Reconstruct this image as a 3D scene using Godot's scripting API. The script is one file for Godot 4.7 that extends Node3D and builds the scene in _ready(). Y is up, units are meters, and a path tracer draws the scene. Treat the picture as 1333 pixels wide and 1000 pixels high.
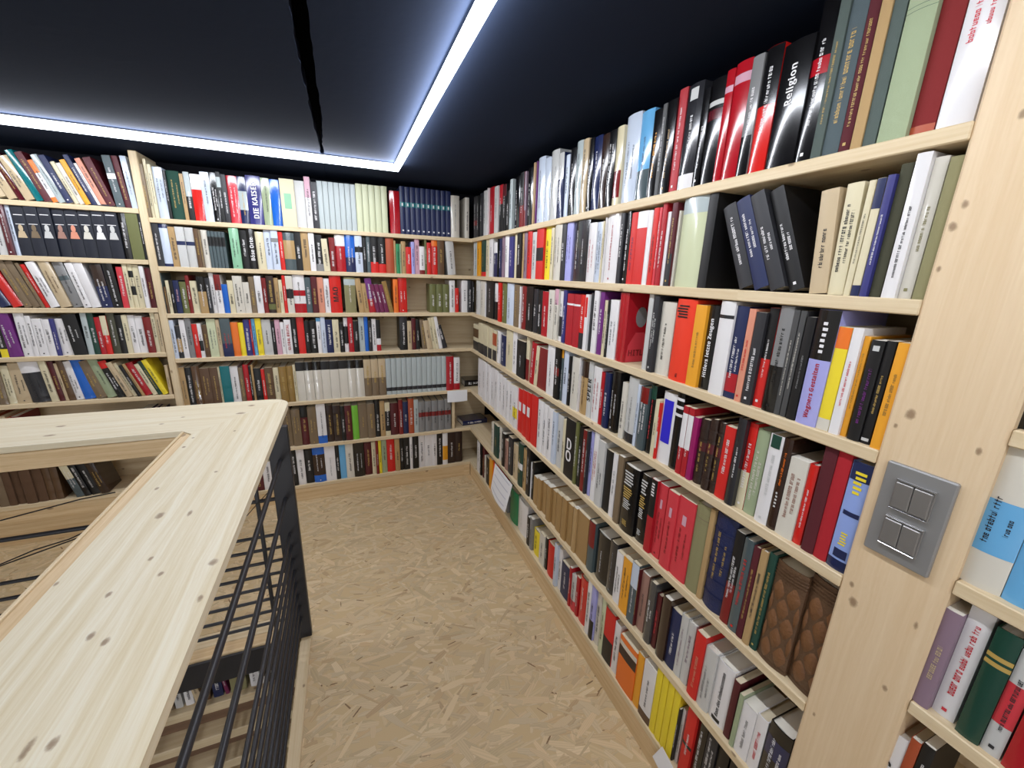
extends Node3D
# A mezzanine library corner: long bookcase on the side wall, bookcases on the back wall,
# a stairwell with a steel railing and a wide pine handrail, black ceiling with an LED frame.

# ---------------------------------------------------------------- camera constants
const CAM := Vector3(-0.8483, 1.5667, 2.8936)
const YAW := -0.39075
const PITCH := -0.26369
const ROLL := 0.03290
const FOCAL := 528.095        # pixels, for a 1333 x 1000 frame
const FLOOR := -0.02
const CEIL := 2.125
const SHELVES := [1.800, 1.5485, 1.289, 1.027, 0.707, 0.393, 0.100]
const LEFT_SHELVES := [1.841, 1.580, 1.320, 1.066, 0.811, 0.478, 0.225]
const BOARD := 0.025

var cam_basis: Basis
var M := {}
var mats := {}
var taken := {}
var books := []          # every book as a dictionary, read from the shelf lists
var rng := RandomNumberGenerator.new()

const INK := {
	"black": [0.055, 0.052, 0.058, "black"], "charcoal": [0.16, 0.16, 0.175, "charcoal"], "darkgrey": [0.27, 0.27, 0.27, "dark grey"],
	"grey": [0.50, 0.50, 0.50, "grey"], "lightgrey": [0.76, 0.76, 0.75, "pale grey"], "silver": [0.68, 0.72, 0.72, "silver"],
	"white": [0.88, 0.87, 0.87, "white"], "offwhite": [0.82, 0.80, 0.75, "off-white"], "cream": [0.83, 0.79, 0.66, "cream"],
	"beige": [0.75, 0.67, 0.54, "beige"], "tan": [0.68, 0.56, 0.38, "tan"], "kraft": [0.62, 0.49, 0.31, "kraft-brown"],
	"taupe": [0.47, 0.40, 0.31, "taupe"], "brown": [0.36, 0.26, 0.18, "brown"], "darkbrown": [0.19, 0.12, 0.09, "dark-brown"],
	"copper": [0.45, 0.30, 0.18, "copper-brown"], "rosybrown": [0.62, 0.47, 0.42, "dusty-pink"], "red": [0.80, 0.13, 0.11, "red"], "vermilion": [0.90, 0.22, 0.11, "vermilion"],
	"crimson": [0.66, 0.08, 0.13, "crimson"], "rose": [0.80, 0.22, 0.26, "rose-red"], "darkred": [0.47, 0.09, 0.09, "dark-red"],
	"maroon": [0.32, 0.07, 0.11, "maroon"], "terracotta": [0.66, 0.30, 0.18, "terracotta"], "salmon": [0.83, 0.55, 0.45, "salmon"],
	"pink": [0.80, 0.62, 0.68, "pink"], "mauve": [0.53, 0.44, 0.50, "mauve"], "magenta": [0.58, 0.10, 0.36, "magenta"],
	"plum": [0.42, 0.12, 0.28, "plum"], "orange": [0.90, 0.45, 0.14, "orange"], "amber": [0.90, 0.62, 0.15, "amber"],
	"yellow": [0.91, 0.82, 0.18, "yellow"], "ochre": [0.56, 0.44, 0.22, "ochre"], "gold": [0.72, 0.60, 0.32, "gold"],
	"lime": [0.45, 0.72, 0.22, "lime-green"], "green": [0.16, 0.52, 0.33, "green"], "mint": [0.52, 0.72, 0.58, "mint"],
	"sage": [0.60, 0.65, 0.52, "sage"], "palegreen": [0.78, 0.80, 0.66, "pale-green"], "darkgreen": [0.09, 0.25, 0.20, "dark-green"],
	"olive": [0.40, 0.41, 0.24, "olive"], "darkolive": [0.25, 0.25, 0.18, "dark-olive"], "khaki": [0.53, 0.51, 0.36, "khaki"],
	"teal": [0.05, 0.42, 0.44, "teal"], "slate": [0.29, 0.34, 0.355, "slate-grey"], "greygreen": [0.30, 0.345, 0.325, "grey-green"], "navy": [0.10, 0.14, 0.30, "navy"],
	"indigo": [0.20, 0.20, 0.45, "indigo"], "blue": [0.10, 0.38, 0.75, "blue"], "midnight": [0.085, 0.10, 0.15, "midnight-blue"], "royal": [0.16, 0.13, 0.75, "royal-blue"],
	"skyblue": [0.40, 0.66, 0.84, "sky-blue"], "paleblue": [0.76, 0.80, 0.86, "pale-blue"], "periwinkle": [0.56, 0.65, 0.88, "periwinkle"], "lavender": [0.64, 0.64, 0.86, "lavender"],
	"purple": [0.42, 0.16, 0.46, "purple"], "pages": [0.86, 0.81, 0.70, "cream"],
}

# ================================================================= helpers
func px_line(px: float, a: Vector3, d: Vector3) -> float:
	# how far along the line a + s d its picture crosses the pixel column px
	var qa := cam_basis.inverse() * (a - CAM)
	var qd := cam_basis.inverse() * d
	var k := px - 666.5
	return -(FOCAL * qa.x + k * qa.z) / (FOCAL * qd.x + k * qd.z)

func py_line(py: float, a: Vector3, d: Vector3) -> float:
	var qa := cam_basis.inverse() * (a - CAM)
	var qd := cam_basis.inverse() * d
	var k := -(py - 500.0)
	return -(FOCAL * qa.y + k * qa.z) / (FOCAL * qd.y + k * qd.z)

func hit(px: float, py: float, axis: int, value: float) -> Vector3:
	var d := cam_basis * Vector3((px - 666.5) / FOCAL, -(py - 500.0) / FOCAL, -1.0)
	return CAM + d * ((value - CAM[axis]) / d[axis])

func to_px(p: Vector3) -> Vector2:
	var q := cam_basis.inverse() * (p - CAM)
	return Vector2(666.5 + FOCAL * q.x / -q.z, 500.0 - FOCAL * q.y / -q.z)

func ink(n: String) -> Color:
	var c: Array = INK[n]
	return Color(c[0], c[1], c[2])

func numbered(called: String) -> String:
	var n: int = taken.get(called, 0)
	taken[called] = n + 1
	return called if n == 0 else "%s_%03d" % [called, n]

func tag(o: Node, label: String, category: String, group := "", kind := "") -> void:
	o.set_meta("label", label)
	o.set_meta("category", category)
	if group: o.set_meta("group", group)
	if kind: o.set_meta("kind", kind)

func thing(called: String, label: String, category: String, at := Vector3.ZERO, group := "") -> Node3D:
	var o := Node3D.new()
	o.name = numbered(called)
	add_child(o)
	o.position = at
	tag(o, label, category, group)
	return o

func part(called: String, mesh: Mesh, material: Material, parent: Node, at := Vector3.ZERO) -> MeshInstance3D:
	var o := MeshInstance3D.new()
	o.name = called if parent != self else numbered(called)
	o.mesh = mesh
	if material: o.material_override = material
	o.cast_shadow = GeometryInstance3D.SHADOW_CASTING_SETTING_ON
	parent.add_child(o, true)
	o.position = at
	return o

func struct(called: String, mesh: Mesh, material: Material, at: Vector3, label: String, category: String) -> MeshInstance3D:
	var o := part(called, mesh, material, self, at)
	tag(o, label, category, "", "structure")
	return o

func new_st() -> SurfaceTool:
	var st := SurfaceTool.new()
	st.begin(Mesh.PRIMITIVE_TRIANGLES)
	return st

func tri(st: SurfaceTool, a: Vector3, b: Vector3, c: Vector3, na: Vector3, nb: Vector3, nc: Vector3, ua := Vector2.ZERO, ub := Vector2.ZERO, uc := Vector2.ZERO) -> void:
	if (b - a).cross(c - a).dot(na + nb + nc) > 0.0:
		var t := b; b = c; c = t
		t = nb; nb = nc; nc = t
		var u := ub; ub = uc; uc = u
	st.set_normal(na); st.set_uv(ua); st.add_vertex(a)
	st.set_normal(nb); st.set_uv(ub); st.add_vertex(b)
	st.set_normal(nc); st.set_uv(uc); st.add_vertex(c)

func quad(st: SurfaceTool, a: Vector3, b: Vector3, c: Vector3, d: Vector3, n: Vector3) -> void:
	tri(st, a, b, c, n, n, n)
	tri(st, a, c, d, n, n, n)

func box_uv(p: Vector3, n: Vector3, long_axis: int, off: Vector2) -> Vector2:
	# metres: u along the board, v across it
	var others := [0, 1, 2]
	others.erase(long_axis)
	var dom := 0
	for i in 3:
		if absf(n[i]) > absf(n[dom]): dom = i
	if dom == long_axis:
		return Vector2(p[others[0]] * 0.4, p[others[1]]) + off
	var v: float = p[others[0]] if dom == others[1] else p[others[1]]
	return Vector2(p[long_axis], v) + off

func bevel_box(s: Vector3, c := 0.003, long_axis := -1, off := Vector2.ZERO, st_in: SurfaceTool = null, at := Vector3.ZERO) -> Mesh:
	var st := st_in if st_in else new_st()
	var h := s * 0.5
	if long_axis < 0:
		long_axis = 0
		for i in 3:
			if s[i] > s[long_axis]: long_axis = i
	c = minf(c, minf(h.x, minf(h.y, h.z)) * 0.45)
	var faces := []
	for ax in 3:
		var b := (ax + 1) % 3
		var d := (ax + 2) % 3
		for sg in [-1.0, 1.0]:
			var n := Vector3.ZERO
			n[ax] = sg
			var pts := []
			for q in [[-1, -1], [1, -1], [1, 1], [-1, 1]]:
				var p := Vector3.ZERO
				p[ax] = sg * h[ax]
				p[b] = q[0] * (h[b] - c)
				p[d] = q[1] * (h[d] - c)
				pts.append(p)
			faces.append([n, pts])
	for f in faces:
		var n: Vector3 = f[0]
		var p: Array = f[1]
		var u := []
		for v in p: u.append(box_uv(v, n, long_axis, off))
		tri(st, p[0] + at, p[1] + at, p[2] + at, n, n, n, u[0], u[1], u[2])
		tri(st, p[0] + at, p[2] + at, p[3] + at, n, n, n, u[0], u[2], u[3])
	if c > 0.0002:
		for ax in 3:
			var b := (ax + 1) % 3
			var d := (ax + 2) % 3
			for sb in [-1.0, 1.0]:
				for sd in [-1.0, 1.0]:
					var n := Vector3.ZERO
					n[b] = sb; n[d] = sd
					n = n.normalized()
					var e := []
					for t in [-1.0, 1.0]:
						var p1 := Vector3.ZERO
						p1[ax] = t * (h[ax] - c); p1[b] = sb * h[b]; p1[d] = sd * (h[d] - c)
						var p2 := p1
						p2[b] = sb * (h[b] - c); p2[d] = sd * h[d]
						e.append([p1, p2])
					var q := [e[0][0], e[0][1], e[1][1], e[1][0]]
					var u := []
					for v in q: u.append(box_uv(v, n, long_axis, off))
					tri(st, q[0] + at, q[1] + at, q[2] + at, n, n, n, u[0], u[1], u[2])
					tri(st, q[0] + at, q[2] + at, q[3] + at, n, n, n, u[0], u[2], u[3])
		for sx in [-1.0, 1.0]:
			for sy in [-1.0, 1.0]:
				for sz in [-1.0, 1.0]:
					var n := Vector3(sx, sy, sz).normalized()
					var k := Vector3(sx * h.x, sy * h.y, sz * h.z)
					var p1 := k - Vector3(0, sy, sz) * c
					var p2 := k - Vector3(sx, 0, sz) * c
					var p3 := k - Vector3(sx, sy, 0) * c
					var u := box_uv(k, n, long_axis, off)
					tri(st, p1 + at, p2 + at, p3 + at, n, n, n, u, u, u)
	if st_in: return null
	st.generate_tangents()
	return st.commit()

func tube(points: Array, r: float, sides := 8) -> Mesh:
	var st := new_st()
	var rings := []
	for i in points.size():
		var dir: Vector3
		if i == 0: dir = points[1] - points[0]
		elif i == points.size() - 1: dir = points[i] - points[i - 1]
		else: dir = points[i + 1] - points[i - 1]
		dir = dir.normalized()
		var up := Vector3.UP if absf(dir.y) < 0.9 else Vector3.RIGHT
		var a := dir.cross(up).normalized()
		var b := a.cross(dir).normalized()
		var ring := []
		for k in sides:
			var t := TAU * k / sides
			ring.append([points[i] + (a * cos(t) + b * sin(t)) * r, a * cos(t) + b * sin(t)])
		rings.append(ring)
	for i in rings.size() - 1:
		for k in sides:
			var p: Array = rings[i][k]
			var q: Array = rings[i][(k + 1) % sides]
			var u: Array = rings[i + 1][(k + 1) % sides]
			var v: Array = rings[i + 1][k]
			tri(st, p[0], q[0], u[0], p[1], q[1], u[1])
			tri(st, p[0], u[0], v[0], p[1], u[1], v[1])
	return st.commit()

# ================================================================= textures and materials
func pine_image(w: int, h: int, mx: float, my: float, seed_: int, light: Color, dark: Color, knots: Array, contrast := 1.0) -> Image:
	# mx, my: metres the picture covers; grain runs along x; knots: [x, y, rx, ry] in metres
	var nz := FastNoiseLite.new()
	nz.seed = seed_
	nz.noise_type = FastNoiseLite.TYPE_SIMPLEX_SMOOTH
	nz.fractal_octaves = 3
	nz.frequency = 1.0
	var img := Image.create(w, h, true, Image.FORMAT_RGB8)
	for j in h:
		var y := my * j / h
		for i in w:
			var x := mx * i / w
			var bend := 0.0
			var kd := 0.0
			for k in knots:
				var dx: float = (x - k[0]) / k[2]
				var dy: float = (y - k[1]) / k[3]
				var d2 := dx * dx + dy * dy
				if d2 < 60.0:
					bend += k[3] * 0.8 * signf(dy) * exp(-d2 * 0.05) * (1.0 - exp(-absf(dy)))
					if d2 < 4.0: kd = maxf(kd, clampf(1.15 - d2 + 0.4 * nz.get_noise_2d(x * 60.0, y * 80.0) + 0.3 * nz.get_noise_2d(x * 500.0, y * 500.0), 0.0, 1.0))
			var yy := y - bend
			var g := nz.get_noise_2d(x * 0.9, yy * 34.0) * 0.55 + nz.get_noise_2d(x * 2.5 + 40.0, yy * 160.0) * 0.4 + nz.get_noise_2d(x * 14.0 + 9.0, yy * 600.0) * 0.25
			var c := light.lerp(dark, clampf(0.36 + g * 0.8 * contrast, 0.0, 1.0))
			if kd > 0.0: c = c.lerp(Color(0.43, 0.33, 0.24), kd * 0.62)
			img.set_pixel(i, j, c)
	return img

func osb_image(n: int, metres: float) -> Image:
	var r := RandomNumberGenerator.new()
	r.seed = 77
	var data := PackedByteArray()
	data.resize(n * n * 3)
	for i in n * n:
		data[i * 3] = 198; data[i * 3 + 1] = 172; data[i * 3 + 2] = 130
	var ppm := n / metres
	var tones := [Color(0.81, 0.72, 0.57), Color(0.79, 0.70, 0.55), Color(0.77, 0.67, 0.52), Color(0.83, 0.75, 0.61), Color(0.80, 0.70, 0.55), Color(0.82, 0.73, 0.58), Color(0.78, 0.69, 0.53), Color(0.73, 0.61, 0.45)]
	for k in 3000:
		var ln := r.randf_range(0.035, 0.12) * ppm
		var wd := r.randf_range(0.006, 0.030) * ppm
		var a := r.randfn(0.1, 0.65)
		var t: Color = tones[mini(r.randi() % 15, 14) % 8]
		t = t.lerp(Color(0.79, 0.695, 0.545), 0.35)
		if r.randf() < 0.07:
			t = Color(0.50, 0.39, 0.26); wd *= 0.22; ln *= 0.4
		var f := r.randf_range(0.93, 1.05)
		var cx := r.randf() * n
		var cy := r.randf() * n
		var ca := cos(a)
		var sa := sin(a)
		var hl := ln * 0.5
		var hw := wd * 0.5
		var ex := absf(hl * ca) + absf(hw * sa)
		var ey := absf(hl * sa) + absf(hw * ca)
		var streak := r.randf_range(0.6, 1.6)
		var ph := r.randf() * 9.0
		for y in range(int(cy - ey), int(cy + ey) + 1):
			var yy := posmod(y, n)
			for x in range(int(cx - ex), int(cx + ex) + 1):
				var dx := x - cx
				var dy := y - cy
				var u := dx * ca + dy * sa
				var v := -dx * sa + dy * ca
				var taper := 1.0 - 0.35 * absf(u) / hl
				if absf(u) > hl or absf(v) > hw * taper: continue
				var e := f * (1.0 + 0.025 * sin(v * streak + ph + u * 0.06))
				if v > hw * taper - 1.0: e *= 0.93
				var q := (yy * n + posmod(x, n)) * 3
				data[q] = clampi(int(t.r * e * 255.0), 0, 255)
				data[q + 1] = clampi(int(t.g * e * 255.0), 0, 255)
				data[q + 2] = clampi(int(t.b * e * 255.0), 0, 255)
	var img := Image.create_from_data(n, n, false, Image.FORMAT_RGB8, data)
	img.generate_mipmaps()
	return img

func wood(img: Image, mx: float, my: float, rough := 0.55) -> StandardMaterial3D:
	var m := StandardMaterial3D.new()
	m.albedo_texture = ImageTexture.create_from_image(img)
	m.uv1_scale = Vector3(1.0 / mx, 1.0 / my, 1.0)
	m.roughness = rough
	return m

func plain(c: Color, rough: float, metal := 0.0) -> StandardMaterial3D:
	var m := StandardMaterial3D.new()
	m.albedo_color = c
	m.roughness = rough
	m.metallic = metal
	return m

func book_mat(colour: String, finish: String) -> StandardMaterial3D:
	var key := colour + finish
	if mats.has(key): return mats[key]
	var m := plain(ink(colour), 0.5)
	if finish == "gloss":
		m.roughness = 0.15
		m.clearcoat_enabled = true
		m.clearcoat = 0.4
		m.clearcoat_roughness = 0.07
	elif finish == "cloth":
		m.roughness = 0.82
		m.normal_enabled = true
		m.normal_texture = M.weave
		m.normal_scale = 0.35
		m.uv1_triplanar = true
		m.uv1_scale = Vector3(18, 18, 18)
	elif finish == "leather":
		m.roughness = 0.42
		m.normal_enabled = true
		m.normal_texture = M.weave
		m.normal_scale = 0.5
		m.uv1_triplanar = true
		m.uv1_scale = Vector3(5, 5, 5)
	elif finish == "ink":
		m.roughness = 0.45
	mats[key] = m
	return m

func make_materials() -> void:
	var nt := NoiseTexture2D.new()
	var nn := FastNoiseLite.new()
	nn.seed = 3
	nn.frequency = 0.12
	nn.noise_type = FastNoiseLite.TYPE_CELLULAR
	nt.noise = nn
	nt.width = 256; nt.height = 256
	nt.seamless = true
	nt.as_normal_map = true
	nt.bump_strength = 3.0
	M.weave = nt
	var light := Color(0.87, 0.80, 0.67)
	var dark := Color(0.77, 0.67, 0.51)
	M.shelf = wood(pine_image(1024, 192, 1.3, 0.3, 11, light, dark, [[0.2, 0.04, 0.010, 0.006], [0.55, 0.16, 0.009, 0.008], [0.86, 0.10, 0.012, 0.007], [1.1, 0.24, 0.010, 0.006], [0.4, 0.26, 0.008, 0.005], [1.0, 0.01, 0.008, 0.005]], 0.8), 1.3, 0.3)
	M.plinth = wood(pine_image(768, 160, 1.4, 0.3, 23, Color(0.87, 0.77, 0.61), Color(0.76, 0.63, 0.45), [[0.25, 0.09, 0.016, 0.008], [0.62, 0.20, 0.015, 0.009], [1.1, 0.06, 0.012, 0.008], [0.9, 0.15, 0.010, 0.006]], 1.1), 1.4, 0.3)
	M.backing = M.shelf
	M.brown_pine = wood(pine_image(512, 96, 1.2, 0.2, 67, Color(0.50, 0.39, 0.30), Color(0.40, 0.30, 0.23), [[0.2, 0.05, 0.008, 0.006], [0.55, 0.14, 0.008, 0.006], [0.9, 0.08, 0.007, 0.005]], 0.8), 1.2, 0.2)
	# the switch post: knots where the photograph shows them on its face
	var pk := []
	for k in [[1255, 267, 8, 6], [1239, 296, 9, 8], [1221, 351, 6, 4], [1184, 540, 12, 10], [1165, 555, 5, 4], [1273, 588, 8, 5], [1108, 761, 7, 6], [1110, 784, 12, 11], [1191, 815, 10, 4], [1151, 896, 8, 6], [1059, 930, 6, 4], [1290, 60, 9, 7], [1330, 150, 8, 6]]:
		var p := hit(k[0], k[1], 0, 0.0)
		pk.append([p.y, p.z - 2.5, k[2] * 0.00085, k[3] * 0.0007])
	M.post = wood(pine_image(1280, 128, 2.2, 0.2, 41, Color(0.88, 0.79, 0.66), Color(0.80, 0.68, 0.52), pk, 0.6), 2.2, 0.2)
	# handrail: one texture for each arm, knots as seen from above
	var hk := []
	for k in [[208, 671, 14, 9], [247, 668, 13, 5], [204, 636, 8, 5], [239, 582, 7, 6], [277, 732, 10, 9], [196, 727, 7, 5], [209, 747, 7, 5], [141, 774, 8, 5], [73, 760, 6, 4], [281, 614, 5, 5], [305, 561, 6, 5], [118, 828, 9, 6], [137, 835, 8, 6], [68, 968, 9, 6], [260, 779, 9, 5], [251, 570, 5, 5], [35, 975, 14, 5]]:
		var p := hit(k[0], k[1], 1, 1.0)
		hk.append([p.z - 0.9, p.x + 1.42, k[2] * 0.0011, k[3] * 0.0009])
	var pale := Color(0.89, 0.855, 0.765)
	var pale_d := Color(0.81, 0.74, 0.59)
	M.rail_a = wood(pine_image(1600, 320, 2.4, 0.33, 53, pale, pale_d, hk, 1.05), 2.4, 0.33, 0.5)
	hk = []
	for k in [[313, 538, 12, 9], [327, 528, 10, 8], [358, 543, 10, 8], [64, 567, 12, 6], [79, 555, 11, 6], [210, 552, 6, 4], [238, 543, 6, 4]]:
		var p := hit(k[0], k[1], 1, 1.0)
		hk.append([p.x + 3.4, p.z - 0.9, k[2] * 0.0014, k[3] * 0.0014])
	M.rail_b = wood(pine_image(1400, 224, 2.4, 0.35, 59, pale, pale_d, hk, 0.95), 2.4, 0.35, 0.5)
	var osb := wood(osb_image(1280, 1.5), 1.5, 1.5, 0.62)
	M.osb = osb
	M.steel = plain(Color(0.17, 0.17, 0.185), 0.42, 0.2)
	M.cable = plain(Color(0.04, 0.035, 0.04), 0.6)
	var cb := plain(Color(0.15, 0.18, 0.245), 0.85)
	cb.metallic_specular = 0.12
	var cn := NoiseTexture2D.new()
	var c2 := FastNoiseLite.new()
	c2.seed = 8; c2.frequency = 0.02
	cn.noise = c2
	cn.width = 256; cn.height = 256
	cn.seamless = true
	cn.as_normal_map = true
	cn.bump_strength = 1.5
	cb.normal_enabled = true
	cb.normal_texture = cn
	cb.normal_scale = 0.15
	cb.uv1_triplanar = true
	cb.uv1_scale = Vector3(4, 4, 4)
	M.black_paint = cb
	M.void = plain(Color(0.02, 0.02, 0.025), 1.0)
	M.void.metallic_specular = 0.05
	M.wall = plain(Color(0.10, 0.10, 0.115), 0.9)
	M.wall.metallic_specular = 0.15
	M.lower = plain(Color(0.88, 0.87, 0.84), 0.8)  # white chosen so the unseen left and front walls bounce fill light
	M.paper = plain(Color(0.90, 0.90, 0.91), 0.7)
	M.switch_plate = plain(Color(0.60, 0.60, 0.60), 0.42, 0.55)
	M.rocker = plain(Color(0.56, 0.55, 0.54), 0.38, 0.6)
	M.chrome = plain(Color(0.86, 0.86, 0.86), 0.15, 1.0)
	M.pages = plain(ink("pages"), 0.85)
	M.pages_white = plain(Color(0.90, 0.88, 0.83), 0.85)
	M.aluminium = plain(Color(0.55, 0.56, 0.58), 0.4, 0.8)
	var led := plain(Color(1, 1, 1), 0.5)
	led.emission_enabled = true
	led.emission = Color(0.90, 0.94, 1.0)
	led.emission_energy_multiplier = 9.0
	M.led = led

# ================================================================= books
func read_row(wall: String, shelf: int, height: float, text: String) -> void:
	# each entry: x of its left foot, y of its top (in a window given by @x y scale), colour, options
	var a := Vector3(0, height, 0)
	var d := Vector3(1, 0, 0) if wall == "back" or wall == "left" else Vector3(0, 0, 1)
	var out := Vector3(0, 0, 1) if wall == "back" or wall == "left" else Vector3(-1, 0, 0)
	var ox := 0.0
	var oy := 0.0
	var sc := 1.0
	var list := []
	for raw in text.split("|", false):
		var tk := raw.strip_edges().split(" ", false)
		if tk.is_empty(): continue
		if tk[0] == "@":
			ox = float(tk[1]); oy = float(tk[2]); sc = float(tk[3])
			continue
		var e := {"px": ox + float(tk[0]) / sc, "gap": false, "bands": [], "lean": 0.0, "n": 1, "text": "", "tc": "", "style": "", "out": 0.0, "h": 0.0, "head": "", "deco": [], "ys": [], "portrait": false, "stack": ""}
		if tk[1] == "gap":
			e.gap = true
			list.append(e)
			continue
		e.py = oy + float(tk[1]) / sc
		e.c = tk[2]
		for i in range(3, tk.size()):
			var o := tk[i]
			if o.begins_with("b:"):
				var bb := o.substr(2).split(",")
				e.bands.append([bb[0], float(bb[1]), float(bb[2])])
			elif o.begins_with("m:") or o.begins_with("k:") or o.begins_with("f:"):
				var mm := o.substr(2).split(",")
				e.deco.append([o[0], mm[0], float(mm[1]), float(mm[2]), float(mm[3]) if mm.size() > 3 else 0.7])
			elif o.begins_with("y:"):
				var yr := o.substr(2).split(",")
				e.ys = [float(yr[0]), float(yr[1])]
			elif o == "portrait": e.portrait = true
			elif o.begins_with("l:"): e.lean = float(o.substr(2))
			elif o.begins_with("n:"): e.n = int(o.substr(2))
			elif o.begins_with("t:"): e.tc = o.substr(2)
			elif o.begins_with("T:"): e.text = o.substr(2).replace("_", " ")
			elif o.begins_with("H:"): e.head = o.substr(2).replace("_", " ")
			elif o.begins_with("V:"): e.stack = o.substr(2)
			elif o.begins_with("o:"): e.out = float(o.substr(2))
			elif o.length() == 1: e.style = o
		list.append(e)
	var got := []
	for i in list.size() - 1:
		var e: Dictionary = list[i]
		if e.gap: continue
		var inset: float = 0.004 + 0.014 * rng.randf() - e.out
		var s0 := px_line(e.px, a - out * inset, d)
		var s1 := px_line(list[i + 1].px, a - out * inset, d)
		if wall == "right":
			if s1 < 0.012: continue
			s0 = maxf(s0, 0.004)
		var foot: Vector3 = a - out * inset + d * lerpf(s0, s1, 0.3)
		var up := Vector3.UP.rotated(out, -deg_to_rad(e.lean))
		var ht := py_line(e.py, foot, up)
		var room := 0.29
		ht = clampf(ht, 0.09, room)
		for k in e.n:
			var b: Dictionary = e.duplicate()
			var slack := 0.0007 if e.n == 1 else 0.0011
			b.s0 = lerpf(s0, s1, float(k) / e.n) + slack
			b.s1 = lerpf(s0, s1, float(k + 1) / e.n) - slack
			if b.s1 - b.s0 < 0.004: b.s1 = b.s0 + 0.004
			b.h = ht * (1.0 + (0.006 * (rng.randf() - 0.5) if e.n > 1 else 0.0))
			b.inset = inset
			b.wall = wall
			b.shelf = shelf
			b.y = height
			b.a = a; b.d = d; b.dir_out = out
			if b.style == "":
				var r := rng.randf()
				var wide: float = b.s1 - b.s0
				b.style = "p" if wide < 0.016 or r < 0.4 else "j"
			got.append(b)
	for i in got.size() - 1:     # neighbours touch, they never share space
		var g: Dictionary = got[i]
		var k: Dictionary = got[i + 1]
		if k.s0 < g.s1 + 0.0005:
			var mid: float = (k.s0 + g.s1) * 0.5
			g.s1 = maxf(mid - 0.0003, g.s0 + 0.003)
			k.s0 = g.s1 + 0.0006
			k.s1 = maxf(k.s1, k.s0 + 0.003)
	for i in got.size():
		got[i].from_corner = i + 1
		got[i].from_post = got.size() - i
		var b: Dictionary = got[i]
		var p0: Vector3 = b.a - b.dir_out * b.inset + b.d * b.s0
		var p1: Vector3 = b.a - b.dir_out * b.inset + b.d * b.s1
		var q0 := to_px(p0)
		var q1 := to_px(p1)
		var q2 := to_px(p0 + Vector3.UP * b.h)
		b.area = absf((q1 - q0).cross(q2 - q0))
		if (q0.y + q2.y) * 0.5 > 1000.0: b.area *= 0.3
		b.seed = rng.randi()
		books.append(b)

func spine_z(x: float, w: float, bulge: float) -> float:
	return -bulge * pow(2.0 * x / w, 2.0)

func add_cover(st: SurfaceTool, w: float, h: float, d: float, t: float, bulge: float, seg: int) -> void:
	# a folded cover: two boards and a spine; the spine looks along +z, the foot is at y = 0
	var outer := []
	var normals := []
	for i in seg + 1:
		var x := -w * 0.5 + w * i / seg
		outer.append(Vector3(x, 0, spine_z(x, w, bulge)))
		normals.append(Vector3(8.0 * bulge * x / (w * w), 0, 1).normalized())
	var up := Vector3(0, h, 0)
	for i in seg:
		var p: Vector3 = outer[i]
		var q: Vector3 = outer[i + 1]
		tri(st, p, q, q + up, normals[i], normals[i + 1], normals[i + 1])
		tri(st, p, q + up, p + up, normals[i], normals[i + 1], normals[i])
		# the thickness of the spine seen from above and below
		var pi_ := Vector3(clampf(p.x, -w * 0.5 + t, w * 0.5 - t), 0, p.z - t)
		var qi := Vector3(clampf(q.x, -w * 0.5 + t, w * 0.5 - t), 0, q.z - t)
		quad(st, p + up, q + up, qi + up, pi_ + up, Vector3.UP)
		quad(st, p, q, qi, pi_, Vector3.DOWN)
	for sg in [-1.0, 1.0]:
		var o := Vector3(sg * w * 0.5, 0, -bulge)
		var ob := Vector3(sg * w * 0.5, 0, -d)
		var i_ := Vector3(sg * (w * 0.5 - t), 0, -bulge - t)
		var ib := Vector3(sg * (w * 0.5 - t), 0, -d)
		quad(st, o, ob, ob + up, o + up, Vector3(sg, 0, 0))
		quad(st, i_, ib, ib + up, i_ + up, Vector3(-sg, 0, 0))
		quad(st, o + up, ob + up, ib + up, i_ + up, Vector3.UP)
		quad(st, o, ob, ib, i_, Vector3.DOWN)
		quad(st, ob, ib, ib + up, ob + up, Vector3(0, 0, -1))

func add_band(st: SurfaceTool, w: float, bulge: float, y0: float, y1: float, seg: int, lift: float) -> void:
	for i in seg:
		var x0 := -w * 0.5 + w * i / seg
		var x1 := -w * 0.5 + w * (i + 1) / seg
		var p := Vector3(x0, y0, spine_z(x0, w, bulge) + lift)
		var q := Vector3(x1, y0, spine_z(x1, w, bulge) + lift)
		var n0 := Vector3(8.0 * bulge * x0 / (w * w), 0, 1).normalized()
		var n1 := Vector3(8.0 * bulge * x1 / (w * w), 0, 1).normalized()
		var up := Vector3(0, y1 - y0, 0)
		tri(st, p, q, q + up, n0, n1, n1)
		tri(st, p, q + up, p + up, n0, n1, n0)
	for sg in [-1.0, 1.0]:   # turned a little way round the edges of the spine
		var e := Vector3(sg * w * 0.5, y0, -bulge + lift)
		var f := e + Vector3(sg * lift, 0, -lift)
		var up := Vector3(0, y1 - y0, 0)
		quad(st, e, f, f + up, e + up, Vector3(sg, 0, 1).normalized())

func box_simple(st: SurfaceTool, lo: Vector3, hi: Vector3) -> void:
	var c := (lo + hi) * 0.5
	bevel_box(hi - lo, 0.0, 1, Vector2.ZERO, st, c)

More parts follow.
